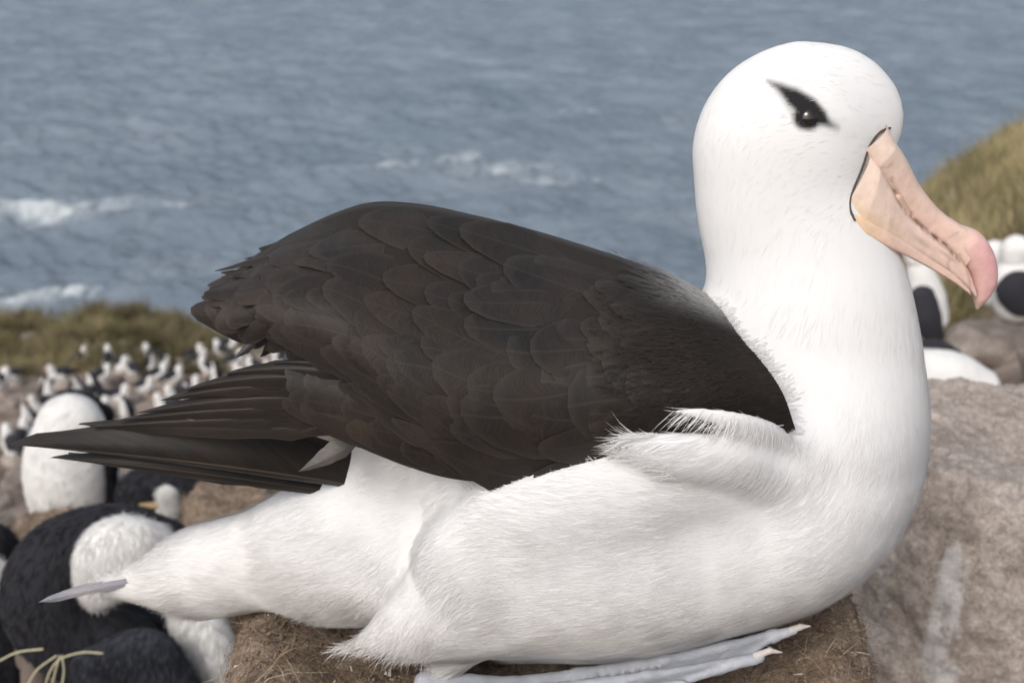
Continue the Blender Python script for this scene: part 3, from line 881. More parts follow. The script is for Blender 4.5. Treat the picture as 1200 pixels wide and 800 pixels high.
def wprof(s, tipround=.35):
    a = np.clip(s / .3, 0, 1) ** .6
    b = np.sqrt(np.clip(1 - np.clip((s - (1 - tipround)) / tipround, 0, 1) ** 2, 0.0, 1))
    return (0.35 + .65 * a) * np.maximum(b, .03)

def feather_patch(pt, u0, v0, length, width, ang, lift0, lift1, camber=.0025, tipround=.45):
    su, sv, n = pt.frame(np.array(u0), np.array(v0))
    lu, lv = np.linalg.norm(su), np.linalg.norm(sv)
    al = SF * length * (1 - .34 * np.abs(CF) ** 2.4); ac = CF * (.55 + .45 * np.clip(SF / .4, 0, 1)) * (1 - .12 * SF ** 3) * width * .5
    du = (al * math.cos(ang) - ac * math.sin(ang)) / lu
    dv = (al * math.sin(ang) + ac * math.cos(ang)) / lv
    U = u0 + du; W = v0 + dv
    p = pt.ev(U, W); _, _, nn = pt.frame(U, W)
    off = lift0 + (lift1 - lift0) * SF ** 1.6 - camber * CF ** 2 * (0.3 + .7 * SF)
    return (p + nn * off[..., None]).reshape(-1, 3)

pv, pf = patch_mesh(HUMP, .004)
M_UNDER = attr_mat('dark_down', .8, .05, .15)
def wing_base(V, F): return mesh_np('wing', V, F, np.tile([[.024, .020, .018]], (len(V), 1)))
wing = link('wing', wing_base(pv, pf), M_UNDER, bird)
wing_far = link('wing', wing_base(mirror_wing(pv), pf[:, ::-1]), M_UNDER, bird)
pv, pf = patch_mesh(HAND, .003)
link('wing_coverts', wing_base(pv, pf), M_UNDER, wing)
link('wing_coverts', wing_base(mirror_wing(pv), pf[:, ::-1]), M_UNDER, wing_far)

def put_feather(V, name, mat, far=True, F=None, uv=None):
    F = FEATH_F if F is None else F; uv = FEATH_UV if uv is None else uv
    link(name, mesh_np(name, V, F, None, True, uv), mat, wing)
    if far: link(name, mesh_np(name, mirror_wing(V), F[:, ::-1], None, True, uv), mat, wing_far)

g = random.Random(11)
rows = 15
for r in range(rows):
    u = 8.75 - r * (8.3 / (rows - 1)) 
    ncol = 8 if u > 1.2 else 7
    for c in range(ncol):
        uu = u + g.uniform(-.28, .28); v = 0.42 + 3.5 * (c + (0.5 if r % 2 else 0)) / ncol + g.uniform(-.16, .16)
        if uu > 6.2 and v > 3.7: continue
        size = 1.0 if uu > 5 else (.95 if uu > 2 else .75)
        L = .070 * size * g.uniform(.8, 1.4); Wd = .047 * size * g.uniform(.75, 1.3)
        if uu > 7: L *= (.7 if uu < 7.6 else .38); Wd *= .72
        put_feather(feather_patch(HUMP, uu, v, L, Wd, g.uniform(-.22, .34), -.0005 + r * .00002, (.0030 if uu > 2.5 else .0018) + g.uniform(-.0006, .0008)), 'scapular_feather', M_DARK, far=(c < 5))
# coverts of the hand
for r in range(7):
    u = 3.75 - r * .52
    for c in range(5):
        v = .15 + 2.6 * (c + (.5 if r % 2 else 0)) / 5 + g.uniform(-.08, .08)
        put_feather(feather_patch(HAND, u + g.uniform(-.1, .1), v, .040 * g.uniform(.9, 1.15), .028, g.uniform(-.1, .12), 0, .0032, .002), 'covert_feather', M_DARK, far=False)

# long feathers by their centre line
LS, LC = 15, 7
S2, C2 = np.meshgrid(np.linspace(0, 1, LS), np.linspace(-1, 1, LC), indexing='ij')
_i = (np.arange(LS - 1)[:, None] * LC + np.arange(LC - 1)[None]).ravel()
LONG_F = np.stack([_i, _i + 1, _i + LC + 1, _i + LC], 1)
LONG_UV = np.stack([S2.ravel(), C2.ravel() * .5 + .5], 1)
def long_feather(pts, wu, wd, side, tip=.5, camber=.003, ragged=.0, seed=0, root=.5):
    """pts: 3 points of the centre line; wu / wd: width of the vane above / below the shaft"""
    a, b, c = [np.asarray(q, float) for q in pts]
    b2 = 2 * b - .5 * (a + c)
    s = S2[..., None]
    ctr = (1 - s) ** 2 * a + 2 * s * (1 - s) * b2 + s ** 2 * c
    tan = np.gradient(ctr, axis=0); tan /= np.linalg.norm(tan, axis=-1, keepdims=True)
    sd = np.asarray(side, float)
    sd = sd - tan * (tan @ sd)[..., None]; sd /= np.linalg.norm(sd, axis=-1, keepdims=True)
    nn = np.cross(tan, sd); nn = np.where((nn @ np.array([0, -1, .4]))[..., None] < 0, -nn, nn)
    pr = (root + (1 - root) * np.clip(S2 / .25, 0, 1)) * np.clip((1 - S2) / tip, 0.01, 1) ** .65
    w = np.where(C2 > 0, wu, wd) * pr
    if ragged:
        gg = np.random.default_rng(seed)
        w = w * (1 - ragged * gg.random(w.shape) * (np.abs(C2) > .9))
    p = ctr + sd * (C2 * w)[..., None] + nn * (-camber * C2 ** 2 + .0012 * (np.abs(C2) < .05))[..., None]
    return p.reshape(-1, 3)

def prim(r, m, t, wu, wd, tip=.5, mat=M_PRIM, name='primary_feather', far=False, camber=.003, ragged=.25, seed=0, root=.5, side=(0, .25, 1)):
    pts = [P(*q[:2], YM + q[2]) for q in (r, m, t)]
    V = long_feather(pts, wu, wd, side, tip, camber, ragged, seed, root)
    put_feather(V, name, mat, far, LONG_F, LONG_UV)
# the outermost, broad vane with its pale shaft, then the stack above it
prim((450, 585, .0), (210, 551, -.050), (60, 536, -.030), .010, .006, .5, seed=1)
prim((450, 575, -.010), (230, 542, -.060), (12, 521, -.036), .036, .004, .62, seed=2, ragged=.15)
prim((420, 500, -.094), (270, 500, -.074), (92, 497, -.050), .008, .010, .4, seed=3)
prim((425, 492, -.097), (290, 490, -.078), (105, 500, -.054), .007, .010, .5, seed=4)
prim((425, 482, -.099), (300, 478, -.082), (140, 492, -.060), .007, .010, .5, seed=5)
prim((425, 472, -.101), (305, 466, -.086), (160, 484, -.064), .007, .009, .5, seed=6)
prim((425, 462, -.103), (310, 452, -.090), (188, 469, -.070), .007, .009, .5, seed=7)
prim((425, 452, -.105), (320, 441, -.094), (215, 457, -.076), .007, .009, .5, seed=8)
prim((425, 442, -.107), (345, 431, -.098), (262, 438, -.084), .006, .009, .5, seed=9)
prim((428, 436, -.108), (375, 425, -.102), (320, 425, -.094), .004, .008, .5, seed=10)
prim((300, 468, -.068), (245, 462, -.064), (198, 469, -.062), .002, .003, .5, M_GREYF, 'secondary_feather', seed=11)
prim((255, 486, -.072), (232, 492, -.070), (212, 487, -.068), .005, .004, .5, M_GREYF, 'secondary_feather', seed=12)
prim((425, 512, -.075), (390, 532, -.088), (350, 552, -.084), .009, .007, .6, M_GREYF, 'secondary_feather', seed=13, ragged=.1)
# the other wing, folded behind
for k in range(5):
    r = P(440, 560 - 6 * k, YM + .06); m_ = P(260, 556 - 5 * k, YM + .045); t = P(80 + 26 * k, 531 - 3 * k, YM + .02)
    V = long_feather([r, m_, t], .009, .009, (0, .25, 1), .5, .003, .2, 40 + k)
    link('primary_feather', mesh_np('primary_feather', V, LONG_F, None, True, LONG_UV), M_PRIM, wing_far)
# ragged ends of the raised tertials
M_TERT = feather_mat('tertial', (0.021, 0.0175, 0.0155), (0.045, 0.038, 0.033), (0.03, 0.026, 0.023), .55, .1)
gt = random.Random(4)
for k in range(30):
    f = (k + .5) / 30
    uu = gt.uniform(7.9, 8.85); v = .15 + 3.7 * ((k * 7) % 30 + .5) / 30
    put_feather(feather_patch(HUMP, uu, v, gt.uniform(.018, .032), gt.uniform(.011, .019), gt.uniform(-.2, .7), .001 + .0016 * gt.random(), .001 + .010 * gt.random(), .004), 'tertial_feather', M_TERT, far=(v < 2))
for k in range(16):
    uu = 6.2 + 2.1 * (k + gt.random()) / 16
    put_feather(feather_patch(HUMP, uu, gt.uniform(3.3, 3.8), gt.uniform(.020, .032), gt.uniform(.011, .017), gt.uniform(.4, .95), -.0015, .0012 + .002 * gt.random(), .002), 'tertial_feather', M_TERT, far=False)
prim((300, 395, -.085), (288, 408, -.085), (274, 420, -.086), .0035, .0035, .5, M_GREYF, 'tertial_feather', seed=80)
prim((318, 396, -.085), (312, 408, -.085), (305, 418, -.085), .004, .004, .5, M_DARK, 'tertial_feather', seed=81)

# soft dark barbs over the wing, paler where the mantle meets the neck
def wing_barbs(count):
    u = rng.random(count) * 3.4; v = rng.random(count) * 4
    k = rng.random(count) < sstep(3.4, .2, u) * np.maximum(sstep(-.1, .5, v), sstep(2.4, 1.2, u)); u, v = u[k], v[k]
    p = HUMP.ev(u, v); su, sv, n = HUMP.frame(u, v)
    t = su / np.linalg.norm(su, axis=1, keepdims=True) + 0.18 * sv / np.linalg.norm(sv, axis=1, keepdims=True)
    s = np.cross(n, t)
    t = t + s * (0.4 * fbm(p * 60, 2, 91) + rng.normal(0, .15, len(u)))[:, None]
    fr = sstep(2.2, .3, u)
    pale = np.clip(1.3 * sstep(1.1, 0, v) * sstep(2.6, .3, u), 0, 1)
    col = np.array([[.024, .020, .018]]) * (0.8 + .5 * rng.random((len(u), 1)))
    col = col * (1 - pale[:, None]) + pale[:, None] * np.array([[.46, .455, .45]])
    off = .0015 + .002 * (1 - fr)
    W = strands(p + n * off[:, None], n, t, (.006 + .006 * rng.random(len(u))), .0005, .05, col, rng.normal(0, .2, len(u)), 2, .1)
    return W + (np.repeat(n, 6, axis=0),)
V, F, C, NN = wing_barbs(15000)
link('wing_down', mesh_np('wing_down', V, F, C, nrm=NN), M_PLUM, wing, kind='stuff')
link('wing_down', mesh_np('wing_down', mirror_wing(V), F[:, ::-1], C), M_BARB, wing_far, kind='stuff')

# white fringe along the front and lower edges of the wing
def fringe():
    out = []
    def edge(pts, n, dx, dy, L, lift, w=.00045, sp=.15, jit=2.0, yo=0.0):
        q = np.array(pts, float)
        s = np.sort(rng.random(n)) * (len(q) - 1); i = np.minimum(s.astype(int), len(q) - 2); f = (s - i)[:, None]
        pp = q[i] * (1 - f) + q[i + 1] * f
        pp = pp + rng.normal(0, jit, pp.shape)
        pos, ok = body_hits(pp)
        pos = np.where(ok[:, None], pos, np.array([P(a[0], a[1], YM - .1) for a in pp]))
        nn = np.tile([[0, -.92, .38]], (n, 1)); pos = pos + nn * yo
        t = np.tile([[dx, 0, -dy]], (n, 1)) + rng.normal(0, sp, (n, 3))
        lum = .80 * (1 + rng.normal(0, .03, (n, 1)))
        out.append(strands(pos, nn, t, L * (.5 + rng.random(n)), w, lift * rng.random(n), np.tile([[1, 1, 1]], (n, 1)) * np.minimum(lum, .85), rng.normal(0, .2, n), 3, .1))
    edge([(840, 350), (872, 392), (905, 425), (925, 460), (938, 500)], 450, -1, .35, .008, .12, jit=6, yo=.001)
    edge([(905, 480), (920, 492), (940, 505)], 200, -1, .0, .012, .4, yo=.004)
    edge([(545, 572), (590, 556), (640, 545), (700, 534)], 500, -.75, -.65, .011, .7, yo=.002)
    edge([(735, 535), (775, 545), (800, 560)], 300, -.9, -.3, .017, .5, yo=.003)
    edge([(735, 512), (770, 503)], 160, -1, .1, .014, .4, yo=.006)
    V = np.concatenate([o[0] for o in out]); C = np.concatenate([o[2] for o in out])
    k = 0; Fs = []
    for o in out: Fs.append(o[1] + k); k += len(o[0])
    return V, np.concatenate(Fs), C
V, F, C = fringe()
link('plumage_fringe', mesh_np('plumage_fringe', V, F, C), M_BARB, bird, kind='stuff')
# tail feathers
for k, (dy, top) in enumerate([(-.014, 0), (-.004, -2), (.006, -4)]):
    V = long_feather([P(215, 672 + top, YM + dy * .3 + .012), P(125, 687 + top, YM + dy + .01), P(46 + 11 * k, 705 - 3 * k, YM + dy + .01)], .0035, .0035, (0, .4, 1), .12, .001, .1, k, .9)
    link('tail_feather', mesh_np('tail_feather', V, LONG_F, None, True, LONG_UV), M_TAILF, bird)

# ---- eye
m_eye, nt, b = mat_new('eye_black'); b.inputs['Base Color'].default_value = (.010, .007, .005, 1); b.inputs['Roughness'].default_value = .06; b.inputs['Coat Weight'].default_value = .5
def uv_sphere(c, r, ry, nu=32, nv=18):
    a = np.linspace(0, 2 * math.pi, nu, endpoint=False); t = np.linspace(0.001, math.pi - .001, nv)
    T, A = np.meshgrid(t, a, indexing='ij')
    V = np.stack([np.sin(T) * np.cos(A) * r, np.sin(T) * np.sin(A) * ry, np.cos(T) * r], -1).reshape(-1, 3) + c
    i = np.arange(nv - 1)[:, None] * nu + np.arange(nu)[None]; j = np.arange(nv - 1)[:, None] * nu + (np.arange(nu)[None] + 1) % nu
    return V, np.stack([i, i + nu, j + nu, j], -1).reshape(-1, 4)
eh = body_hit(948, 139)
er = 15.5 * .73 / FPX
for sgn in (0, 1):
    c = eh + np.array([0, .0030, -.0008])
    V, F = uv_sphere(c, er, er * .85)
    if sgn: V = mirror(V)
    link('eye', mesh_np('eye', V, F), m_eye, bird)

# ---- bill: upper side plate, culmen plate, nail, lower mandible, nostril tubes
def bill_mat(name, cols, rough=.38):
    m, nt, b = mat_new(name)
    tc = N(nt, 'ShaderNodeTexCoord')
    at = N(nt, 'ShaderNodeAttribute', attribute_name='Col')
    n = noise(nt, 160, 4, tc.outputs['Object'], .6)
    d = ramp(nt, n.outputs[0], [(.3, (.90, .88, .86)), (.7, (1.05, 1.05, 1.05))])
    c = mixc(nt, 1.0, at.outputs['Color'], d.outputs[0], 'MULTIPLY')
    nt.links.new(c, b.inputs['Base Color'])
    b.inputs['Roughness'].default_value = rough
    b.inputs['Specular IOR Level'].default_value = .35
    b.inputs['Subsurface Weight'].default_value = .12
    b.inputs['Subsurface Radius'].default_value = (.004, .002, .0015)
    b.inputs['Subsurface Scale'].default_value = 0.6
    bump(nt, b, n.outputs[0], .12, .0008)
    return m
M_BILL = bill_mat('bill_horn', None)
def bill_shell(top, bot, half, colf, name, n=130, m=56, parent=None, expo=2.2):
    """closed ring sections between an upper and a lower profile line; half: half thickness (m) along the length"""
    T = curve2(top, n); B = curve2(bot, n)
    T = np.array([P(a, b, YM) for a, b in T]); B = np.array([P(a, b, YM) for a, b in B])
    hw = np.interp(np.linspace(0, 1, n), np.linspace(0, 1, len(half)), half)
    a = np.linspace(0, 2 * math.pi, m, endpoint=False)
    ca, sa = np.cos(a), np.sin(a)
    e = 2 / expo
    cy = np.sign(sa) * np.abs(sa) ** e; cz = np.sign(ca) * np.abs(ca) ** e
    C = (T + B) / 2; H = (T - B) / 2
    V = C[:, None] + H[:, None] * cz[None, :, None] + np.array([0, 1, 0])[None, None] * (hw[:, None] * cy[None])[..., None]
    s = np.broadcast_to(np.linspace(0, 1, n)[:, None], (n, m)); vv = np.broadcast_to(.5 - .5 * cz[None], (n, m))
    V = V.reshape(-1, 3)
    i = np.arange(n - 1)[:, None] * m + np.arange(m)[None]; j = np.arange(n - 1)[:, None] * m + (np.arange(m)[None] + 1) % m
    F = np.stack([i, j, j + m, i + m], -1).reshape(-1, 4)
    cols = colf(s.ravel(), vv.ravel(), V)
    return link(name, mesh_np(name, V, F, cols), M_BILL, parent)
PINK = np.array([.78, .57, .49]); ORANGE = np.array([.78, .58, .37]); ROSE = np.array([.70, .39, .40]); PALE = np.array([.82, .66, .57])
def lerp(a, b, t): return a[None] * (1 - t[:, None]) + b[None] * t[:, None]
BY = YM - .017
def grime(V, c):
    x, z = V[:, 0], V[:, 2]
    br = np.clip(.65 + 1.5 * fbm(V * 260, 3, 8), 0, 1)
    a = seg_mask(x, z, [(1040, 205, .5, 3), (1050, 230, 3, 4), (1056, 240, 3, 4), (1078, 264, 2, 3), (1098, 280, 2.2, 3), (1114, 292, 2.6, 3), (1128, 309, 2, 3)], BY) * br * .95
    b = seg_mask(x, z, [(1006, 226, .3, 3), (1040, 258, .5, 3), (1075, 280, .5, 3), (1108, 299, .8, 3), (1124, 309, .8, 3)], BY) * .6
    d = seg_mask(x, z, [(1118, 302, .5, 3), (1112, 311, .6, 3), (1116, 324, .6, 3), (1128, 336, .5, 3)], BY) * .5
    e = seg_mask(x, z, [(1128, 302, .8, 3), (1136, 316, .8, 3), (1140, 332, .6, 3), (1141, 345, .4, 3)], BY) * .55
    f = seg_mask(x, z, [(1026, 192, 2, 5), (1036, 189, 2, 5)], BY) * np.clip(3 * fbm(V * 200, 2, 3), 0, 1) * .6
    h = seg_mask(x, z, [(1116, 281, .3, 2), (1128, 275, .3, 2)], BY) * .5
    k = np.max([a, b, d, e, f, h], 0)[:, None]
    return c * (1 - k) + k * np.array([[.15, .085, .06]])
def cul_col(s, v, V): return grime(V, lerp(PALE, PINK, sstep(0, .7, s)))
def side_col(s, v, V):
    c = lerp(PALE * .98, PINK * .97, sstep(.1, .8, s))
    o = sstep(.45, .95, v) * sstep(.6, .0, s)
    c = c * (1 - o[:, None]) + ORANGE[None] * o[:, None]
    return grime(V, c)
def nail_col(s, v, V):
    c = lerp(PINK, ROSE, sstep(0, .35, s) * (.55 + .45 * sstep(.9, .3, v)))
    e = sstep(.75, 1, s)
    return grime(V, c * (1 - e[:, None]) + e[:, None] * np.array([[.60, .44, .36]]))
def low_col(s, v, V):
    c = lerp(ORANGE, PINK * .95, sstep(.0, .5, s))
    return c
bill = bill_shell([(1010, 166), (1020, 180), (1032, 205), (1056, 240), (1085, 268), (1110, 288), (1128, 308), (1139, 335)],
                  [(965, 249), (993, 262), (1024, 273), (1055, 287), (1085, 303), (1110, 319), (1128, 334), (1139, 346)],
                  [.0325, .0330, .0285, .0208, .0158, .0130, .0115, .0085], side_col, 'bill', parent=bird, expo=3.6)
bill_shell([(1030, 138), (1041, 158), (1056, 181), (1074, 213), (1098, 243), (1124, 262), (1144, 272)],
           [(992, 172), (1008, 192), (1027, 214), (1050, 244), (1078, 270), (1104, 291), (1124, 313)],
           [.0300, .0295, .0240, .0170, .0124, .0105, .0100], cul_col, 'culmen_plate', parent=bill, expo=3.0)
bill_shell([(1122, 262), (1146, 271), (1160, 288), (1167, 308), (1167, 328), (1159, 346), (1146, 362)],
           [(1108, 288), (1118, 298), (1128, 310), (1135, 322), (1139, 336), (1141, 350), (1143, 361)],
           [.0095, .0112, .0112, .0105, .0092, .0065, .0015], nail_col, 'bill_nail', parent=bill, expo=2.2)
bill_shell([(965, 222), (992, 236), (1024, 255), (1055, 275), (1085, 296), (1110, 312), (1128, 328)],
           [(974, 248), (1000, 264), (1030, 280), (1060, 296), (1090, 313), (1114, 328), (1134, 343)],
           [.0345, .0345, .0290, .0205, .0145, .0115, .0085], low_col, 'lower_mandible', parent=bill, expo=5.0)
for sg in (-1, 1):
    a = P(1042, 224, YM + 0); b = P(1055, 244, YM)
    pr_ = [(a + np.array([0, sg * .0185, 0]), .0030, b + np.array([0, sg * .0155, 0]), .0024, 1, .002)]
    v_, f_ = sdf_mesh(pr_, .0009)
    link('nostril_tube', mesh_np('nostril_tube', v_, f_, np.tile([[.62, .43, .35]], (len(v_), 1))), M_BILL, bill)
# thin dark skin line where the feathers meet the bill
q = body_hits(curve2([(1043, 150), (1031, 155), (1019, 171), (1012, 192), (1004, 212), (996, 231), (996, 246), (1001, 257)], 40))[0]
for sg in (0, 1):
    qq = q + np.stack([np.zeros(40), -.0004 - .0016 * sstep(.55, .9, np.linspace(0, 1, 40)), np.zeros(40)], 1)
    v_, f_ = sdf_mesh([[(a, .0008, b, .0008, 1, .0005) for a, b in zip(qq[:-1], qq[1:])]], .00055)
    v_ = v_ + .0003 * fbm(v_ * 500, 2, 4)[:, None]
    if sg: v_, f_ = mirror(v_), f_[:, ::-1]
    link('gape_skin', mesh_np('gape_skin', v_, f_, np.tile([[.09, .075, .065]], (len(v_), 1))), M_FIB, bill)
# ---- near foot: three toes, web and claws
M_FOOT = attr_mat('foot_skin', .6, 0, .25, 700, .5, .0008)
FY = .655
def Pf(px, py, Y=FY): return P(px, py, Y)
TO = []
t1 = [(500, 800, 15), (600, 806, 13), (680, 794, 11), (780, 775, 10), (850, 760, 8.5), (905, 745, 7), (930, 738, 5)]
t2 = [(520, 815, 14), (640, 812, 11), (760, 795, 9), (840, 782, 8), (890, 770, 6.5)]
t3 = [(520, 822, 14), (640, 826, 10), (740, 812, 8), (800, 803, 7)]
for t, dy in ((t1, .035), (t2, .01), (t3, -.01)):
    q = [PR(a, b, r, FY + dy) for a, b, r in t]
    for (a, ra), (b, rb) in zip(q[:-1], q[1:]): TO.append((a, ra, b, rb, 1, .004))
# web as a fan of thin links between the toes
for s in np.linspace(.15, .86, 40):
    def at(t, dy):
        q = curve2([x[:2] for x in t], 50); k = q[int(s * 49)]; return P(k[0], k[1], FY + dy)
    for (ta, da), (tb, db) in (((t1, .035), (t2, .01)), ((t2, .01), (t3, -.01))):
        TO.append((at(ta, da), .0017, at(tb, db), .0017, 1, .003))
v_, f_ = sdf_mesh(TO, .0013)
v_ = v_ + vnormals(v_, f_) * (.0005 * fbm(v_ * np.array([200, 100, 200]), 3, 6) + .0003 * fbm(v_ * 500, 2, 7))[:, None]
nz = fbm(v_ * 120, 3, 3)
cf = np.array([[.37, .39, .43]]) * (1 + .16 * nz[:, None]) + np.array([[.12, .09, .08]]) * np.maximum(fbm(v_ * 40, 2, 4), 0)[:, None]
foot = link('foot', mesh_np('foot', v_, f_, cf), M_FOOT, bird)
for (a, b, c, dy) in (((927, 738), (938, 734), (950, 733), .035), ((886, 768), (902, 762), (917, 764), .01)):
    q = [PR(*a, 4.6, FY + dy), PR(*b, 3.6, FY + dy), PR(*c, .8, FY + dy)]
    pr_ = [(x[0], x[1], y[0], y[1], 1, .001) for x, y in zip(q[:-1], q[1:])]
    v_, f_ = sdf_mesh(pr_, .0006)
    link('claw', mesh_np('claw', v_, f_, np.tile([[.52, .48, .46]], (len(v_), 1))), M_FOOT, foot)

# ------------------------------------------------------------------ birds of the colony close behind
BLACK = np.array([.022, .022, .027]); WHITE = np.array([.76, .755, .74]); NAVY = np.array([.035, .038, .048])
def simple_bird(name, parts, label, cat, Y, foot_px, group=None, h=.006, barbs=3500, flowx=-.3):
    """parts: (part name, chains, colour or function)"""
    f = P(*foot_px, Y)
    root = empty(name, (f[0], f[1], terrain(f[0], f[1])), label, cat, group)
    for (pn, chs, col) in parts:
        pr_ = []
        for (pts, ys, k) in chs: pr_ += chain(pts, ys, k, 0, Y)
        v_, f_ = sdf_mesh(pr_, h if pn not in ('bill', 'claw') else h * .4)
        n_ = vnormals(v_, f_)
        v_ = v_ + n_ * (.0015 * fbm(v_ * 60, 3, 2))[:, None]
        c = col(v_) if callable(col) else np.tile(col[None], (len(v_), 1))
        c = c * (1 + .10 * fbm(v_ * np.array([40, 40, 25]), 3, 9))[:, None]
        po = link(pn, mesh_np(pn, v_, f_, c), M_BIRD, root)
        if barbs and pn != 'bill' and pn != 'foot':
            sp, sn = sample_faces(v_, f_, n_, barbs)
            cc_ = col(sp) if callable(col) else np.tile(col[None], (barbs, 1))
            cc_ = cc_ * (1 + rng.normal(0, .08, (barbs, 1)))
            tt = np.tile([[flowx, 0, -1.0]], (barbs, 1)) + rng.normal(0, .25, (barbs, 3))
            a_, b_, c_ = strands(sp, sn, tt, .012 + .012 * rng.random(barbs), .0014, .12, np.clip(cc_, 0, .85), rng.normal(0, .2, barbs), 2, .1)
            link('plumage', mesh_np('plumage', a_, b_, c_, nrm=np.repeat(sn, 6, axis=0)), M_BARB, po, kind='stuff')
    return root

BILLC = np.array([.35, .26, .14]); FOOTC = np.array([.45, .33, .28])
# preening shag behind the tail
Y1 = 1.45
simple_bird('shag', [
    ('body', [([(130, 760, 62, .05), (190, 800, 75, .05), (230, 850, 85, .05)], .9, .04)], BLACK),
    ('flank', [([(225, 720, 30, .03), (242, 760, 34, .0), (255, 810, 40, 0)], .9, .03)], WHITE * .95),
    ('neck', [([(190, 640, 36, .08), (130, 632, 44, .06), (75, 662, 56, .02), (58, 708, 56, 0), (88, 745, 55, 0), (140, 765, 52, 0)], .85, .03)], BLACK),
    ('breast', [([(178, 636, 28, -.02), (142, 650, 48, -.04), (122, 676, 36, -.05), (113, 700, 16, -.06)], .7, .02)], WHITE),
    ('wing', [([(120, 790, 40, -.06), (172, 765, 34, -.08), (195, 800, 36, -.08), (220, 850, 40, -.08)], .5, .02)], NAVY),
], 'black and white shag bent over preening behind the albatross tail', 'shag', Y1, (170, 800))
# straw in front of it
def straw(name, pxs, Y, label):
    V, F, C = [], [], []
    q = np.array([P(a, b, Y) for a, b in curve2(pxs, 14)])
    pr_ = [(a, .0013, b, .0013, 1, .001) for a, b in zip(q[:-1], q[1:])]
    v_, f_ = sdf_mesh(pr_, .0009)
    link(name, mesh_np(name, v_, f_, np.tile([[.52, .49, .34]], (len(v_), 1))), M_FIB, label=label, cat='straw', group='straw beside the preening shag')
for s in ([(-5, 776), (20, 764), (50, 760)], [(52, 808), (58, 788), (70, 772), (96, 764), (120, 765)], [(60, 808), (64, 790), (70, 768)], [(30, 806), (44, 784), (66, 768)], [(72, 806), (75, 786), (73, 768)]):
    straw('straw_stalk', s, 1.3, 'pale yellow straw stalk under the preening shag')
Y2 = 1.5
simple_bird('shag', [
    ('body', [([(0, 700, 45), (-10, 780, 60)], .9, .04)], BLACK),
    ('neck', [([(-5, 700, 42), (-10, 650, 34), (-20, 640, 30)], .9, .03)], BLACK),
    ('cheek', [([(-8, 675, 24, -.04), (-14, 700, 20, -.04)], .8, .02)], WHITE * .95),
    ('foot', [([(20, 770, 16, -.03), (35, 735, 14, -.03), (40, 800, 18, -.03)], .8, .02)], np.array([.20, .165, .145])),
], 'black shag with white throat left of the preening shag', 'shag', Y2, (10, 790))
Y3 = 2.3
simple_bird('shag', [
    ('body', [([(84, 500, 40), (80, 545, 51), (82, 590, 46), (85, 612, 32)], .85, .03)], WHITE),
    ('back', [([(88, 494, 40, .05), (90, 545, 48, .06), (96, 600, 36, .05)], .7, .02)], BLACK),
    ('head', [([(98, 478, 14, .03), (120, 485, 12, .03)], .9, .01)], BLACK),
    ('wing', [([(128, 520, 7, -.02), (131, 560, 6, -.02), (128, 602, 4, -.02)], 1.2, .01)], BLACK),
    ('wing', [([(138, 560, 7, .03), (136, 585, 6, .03)], 1.2, .01)], WHITE),
], 'white-bellied shag standing upright with black wing edge behind the long wing feathers', 'shag', Y3, (85, 615))
Y4 = 2.2
simple_bird('shag', [
    ('body', [([(165, 580, 30), (190, 572, 34), (235, 578, 30)], .9, .03)], BLACK * 1.1),
    ('wing', [([(215, 572, 26, -.05), (245, 580, 20, -.05)], .5, .02)], NAVY),
    ('throat', [([(197, 580, 13, -.075), (200, 596, 14, -.075), (190, 612, 14, -.07)], .8, .015)], WHITE * .92),
    ('bill', [([(186, 592, 4.5, -.08), (164, 591, 2, -.08)], 1, .005)], BILLC),
], 'dark crouching shag with pale oval throat behind the albatross rump', 'shag', Y4, (200, 615))
# brown mounds and nests behind the rump
def small_mound(px, py, Y, rpx, label, seed, zdrop=.25):
    c, r = PR(px, py, rpx, Y)
    v_, f_ = mound(c[0], Y + r * .6, c[2], r, min(terrain(c[0], Y) - .05, c[2] - zdrop), .2, .01, .02, seed, 90, 110, (0, 0), .4)
    o = empty('mud_nest', (c[0], Y + r * .6, terrain(c[0], Y)), label, 'nest')
    link('pillar', mesh_np('pillar', v_, f_), M_NEST, o)
    fibres(v_, f_, vnormals(v_, f_), 2500, o, .02, .05, .0012)
small_mound(262, 592, 1.9, 58, 'brown fibrous mud nest mound just behind the albatross rump', 21)
small_mound(40, 640, 2.05, 60, 'low crumbling mud nest under the upright white-bellied shag', 22)

# right-hand neighbours
YA = 4.2
simple_bird('albatross', [
    ('body', [([(1088, 372, 23), (1086, 350, 22), (1080, 325, 17), (1078, 312, 15)], .9, .03)], WHITE),
    ('head', [([(1076, 300, 16), (1074, 290, 15)], .9, .02)], WHITE),
    ('wing', [([(1081, 348, 15, -.05), (1085, 370, 18, -.055), (1094, 392, 12, -.05)], .7, .02)], BLACK * 1.6),
], 'albatross seen from behind below the bill tip, dark oval back and white neck', 'albatross', YA, (1088, 394), h=.009, barbs=0)
YB = 4.6
simple_bird('albatross', [
    ('body', [([(1192, 350, 28), (1186, 330, 24), (1190, 312, 16)], .9, .03)], WHITE),
    ('head', [([(1190, 292, 17), (1189, 300, 16)], .9, .02)], WHITE),
    ('wing', [([(1192, 340, 24, -.07), (1200, 348, 24, -.07), (1178, 338, 12, -.07)], .6, .02)], BLACK * 1.4),
], 'albatross with dark back showing beyond the pink bill tip, right of a pair', 'albatross', YB, (1190, 375), h=.009, barbs=0)
simple_bird('albatross', [
    ('body', [([(1164, 345, 15), (1165, 325, 15)], .9, .03)], WHITE),
    ('head', [([(1165, 296, 15), (1166, 308, 14)], .9, .02)], WHITE),
], 'white-breasted albatross with head beside the bill tip, left of a pair', 'albatross', YB + .2, (1164, 362), h=.009, barbs=0)
YC = 2.6
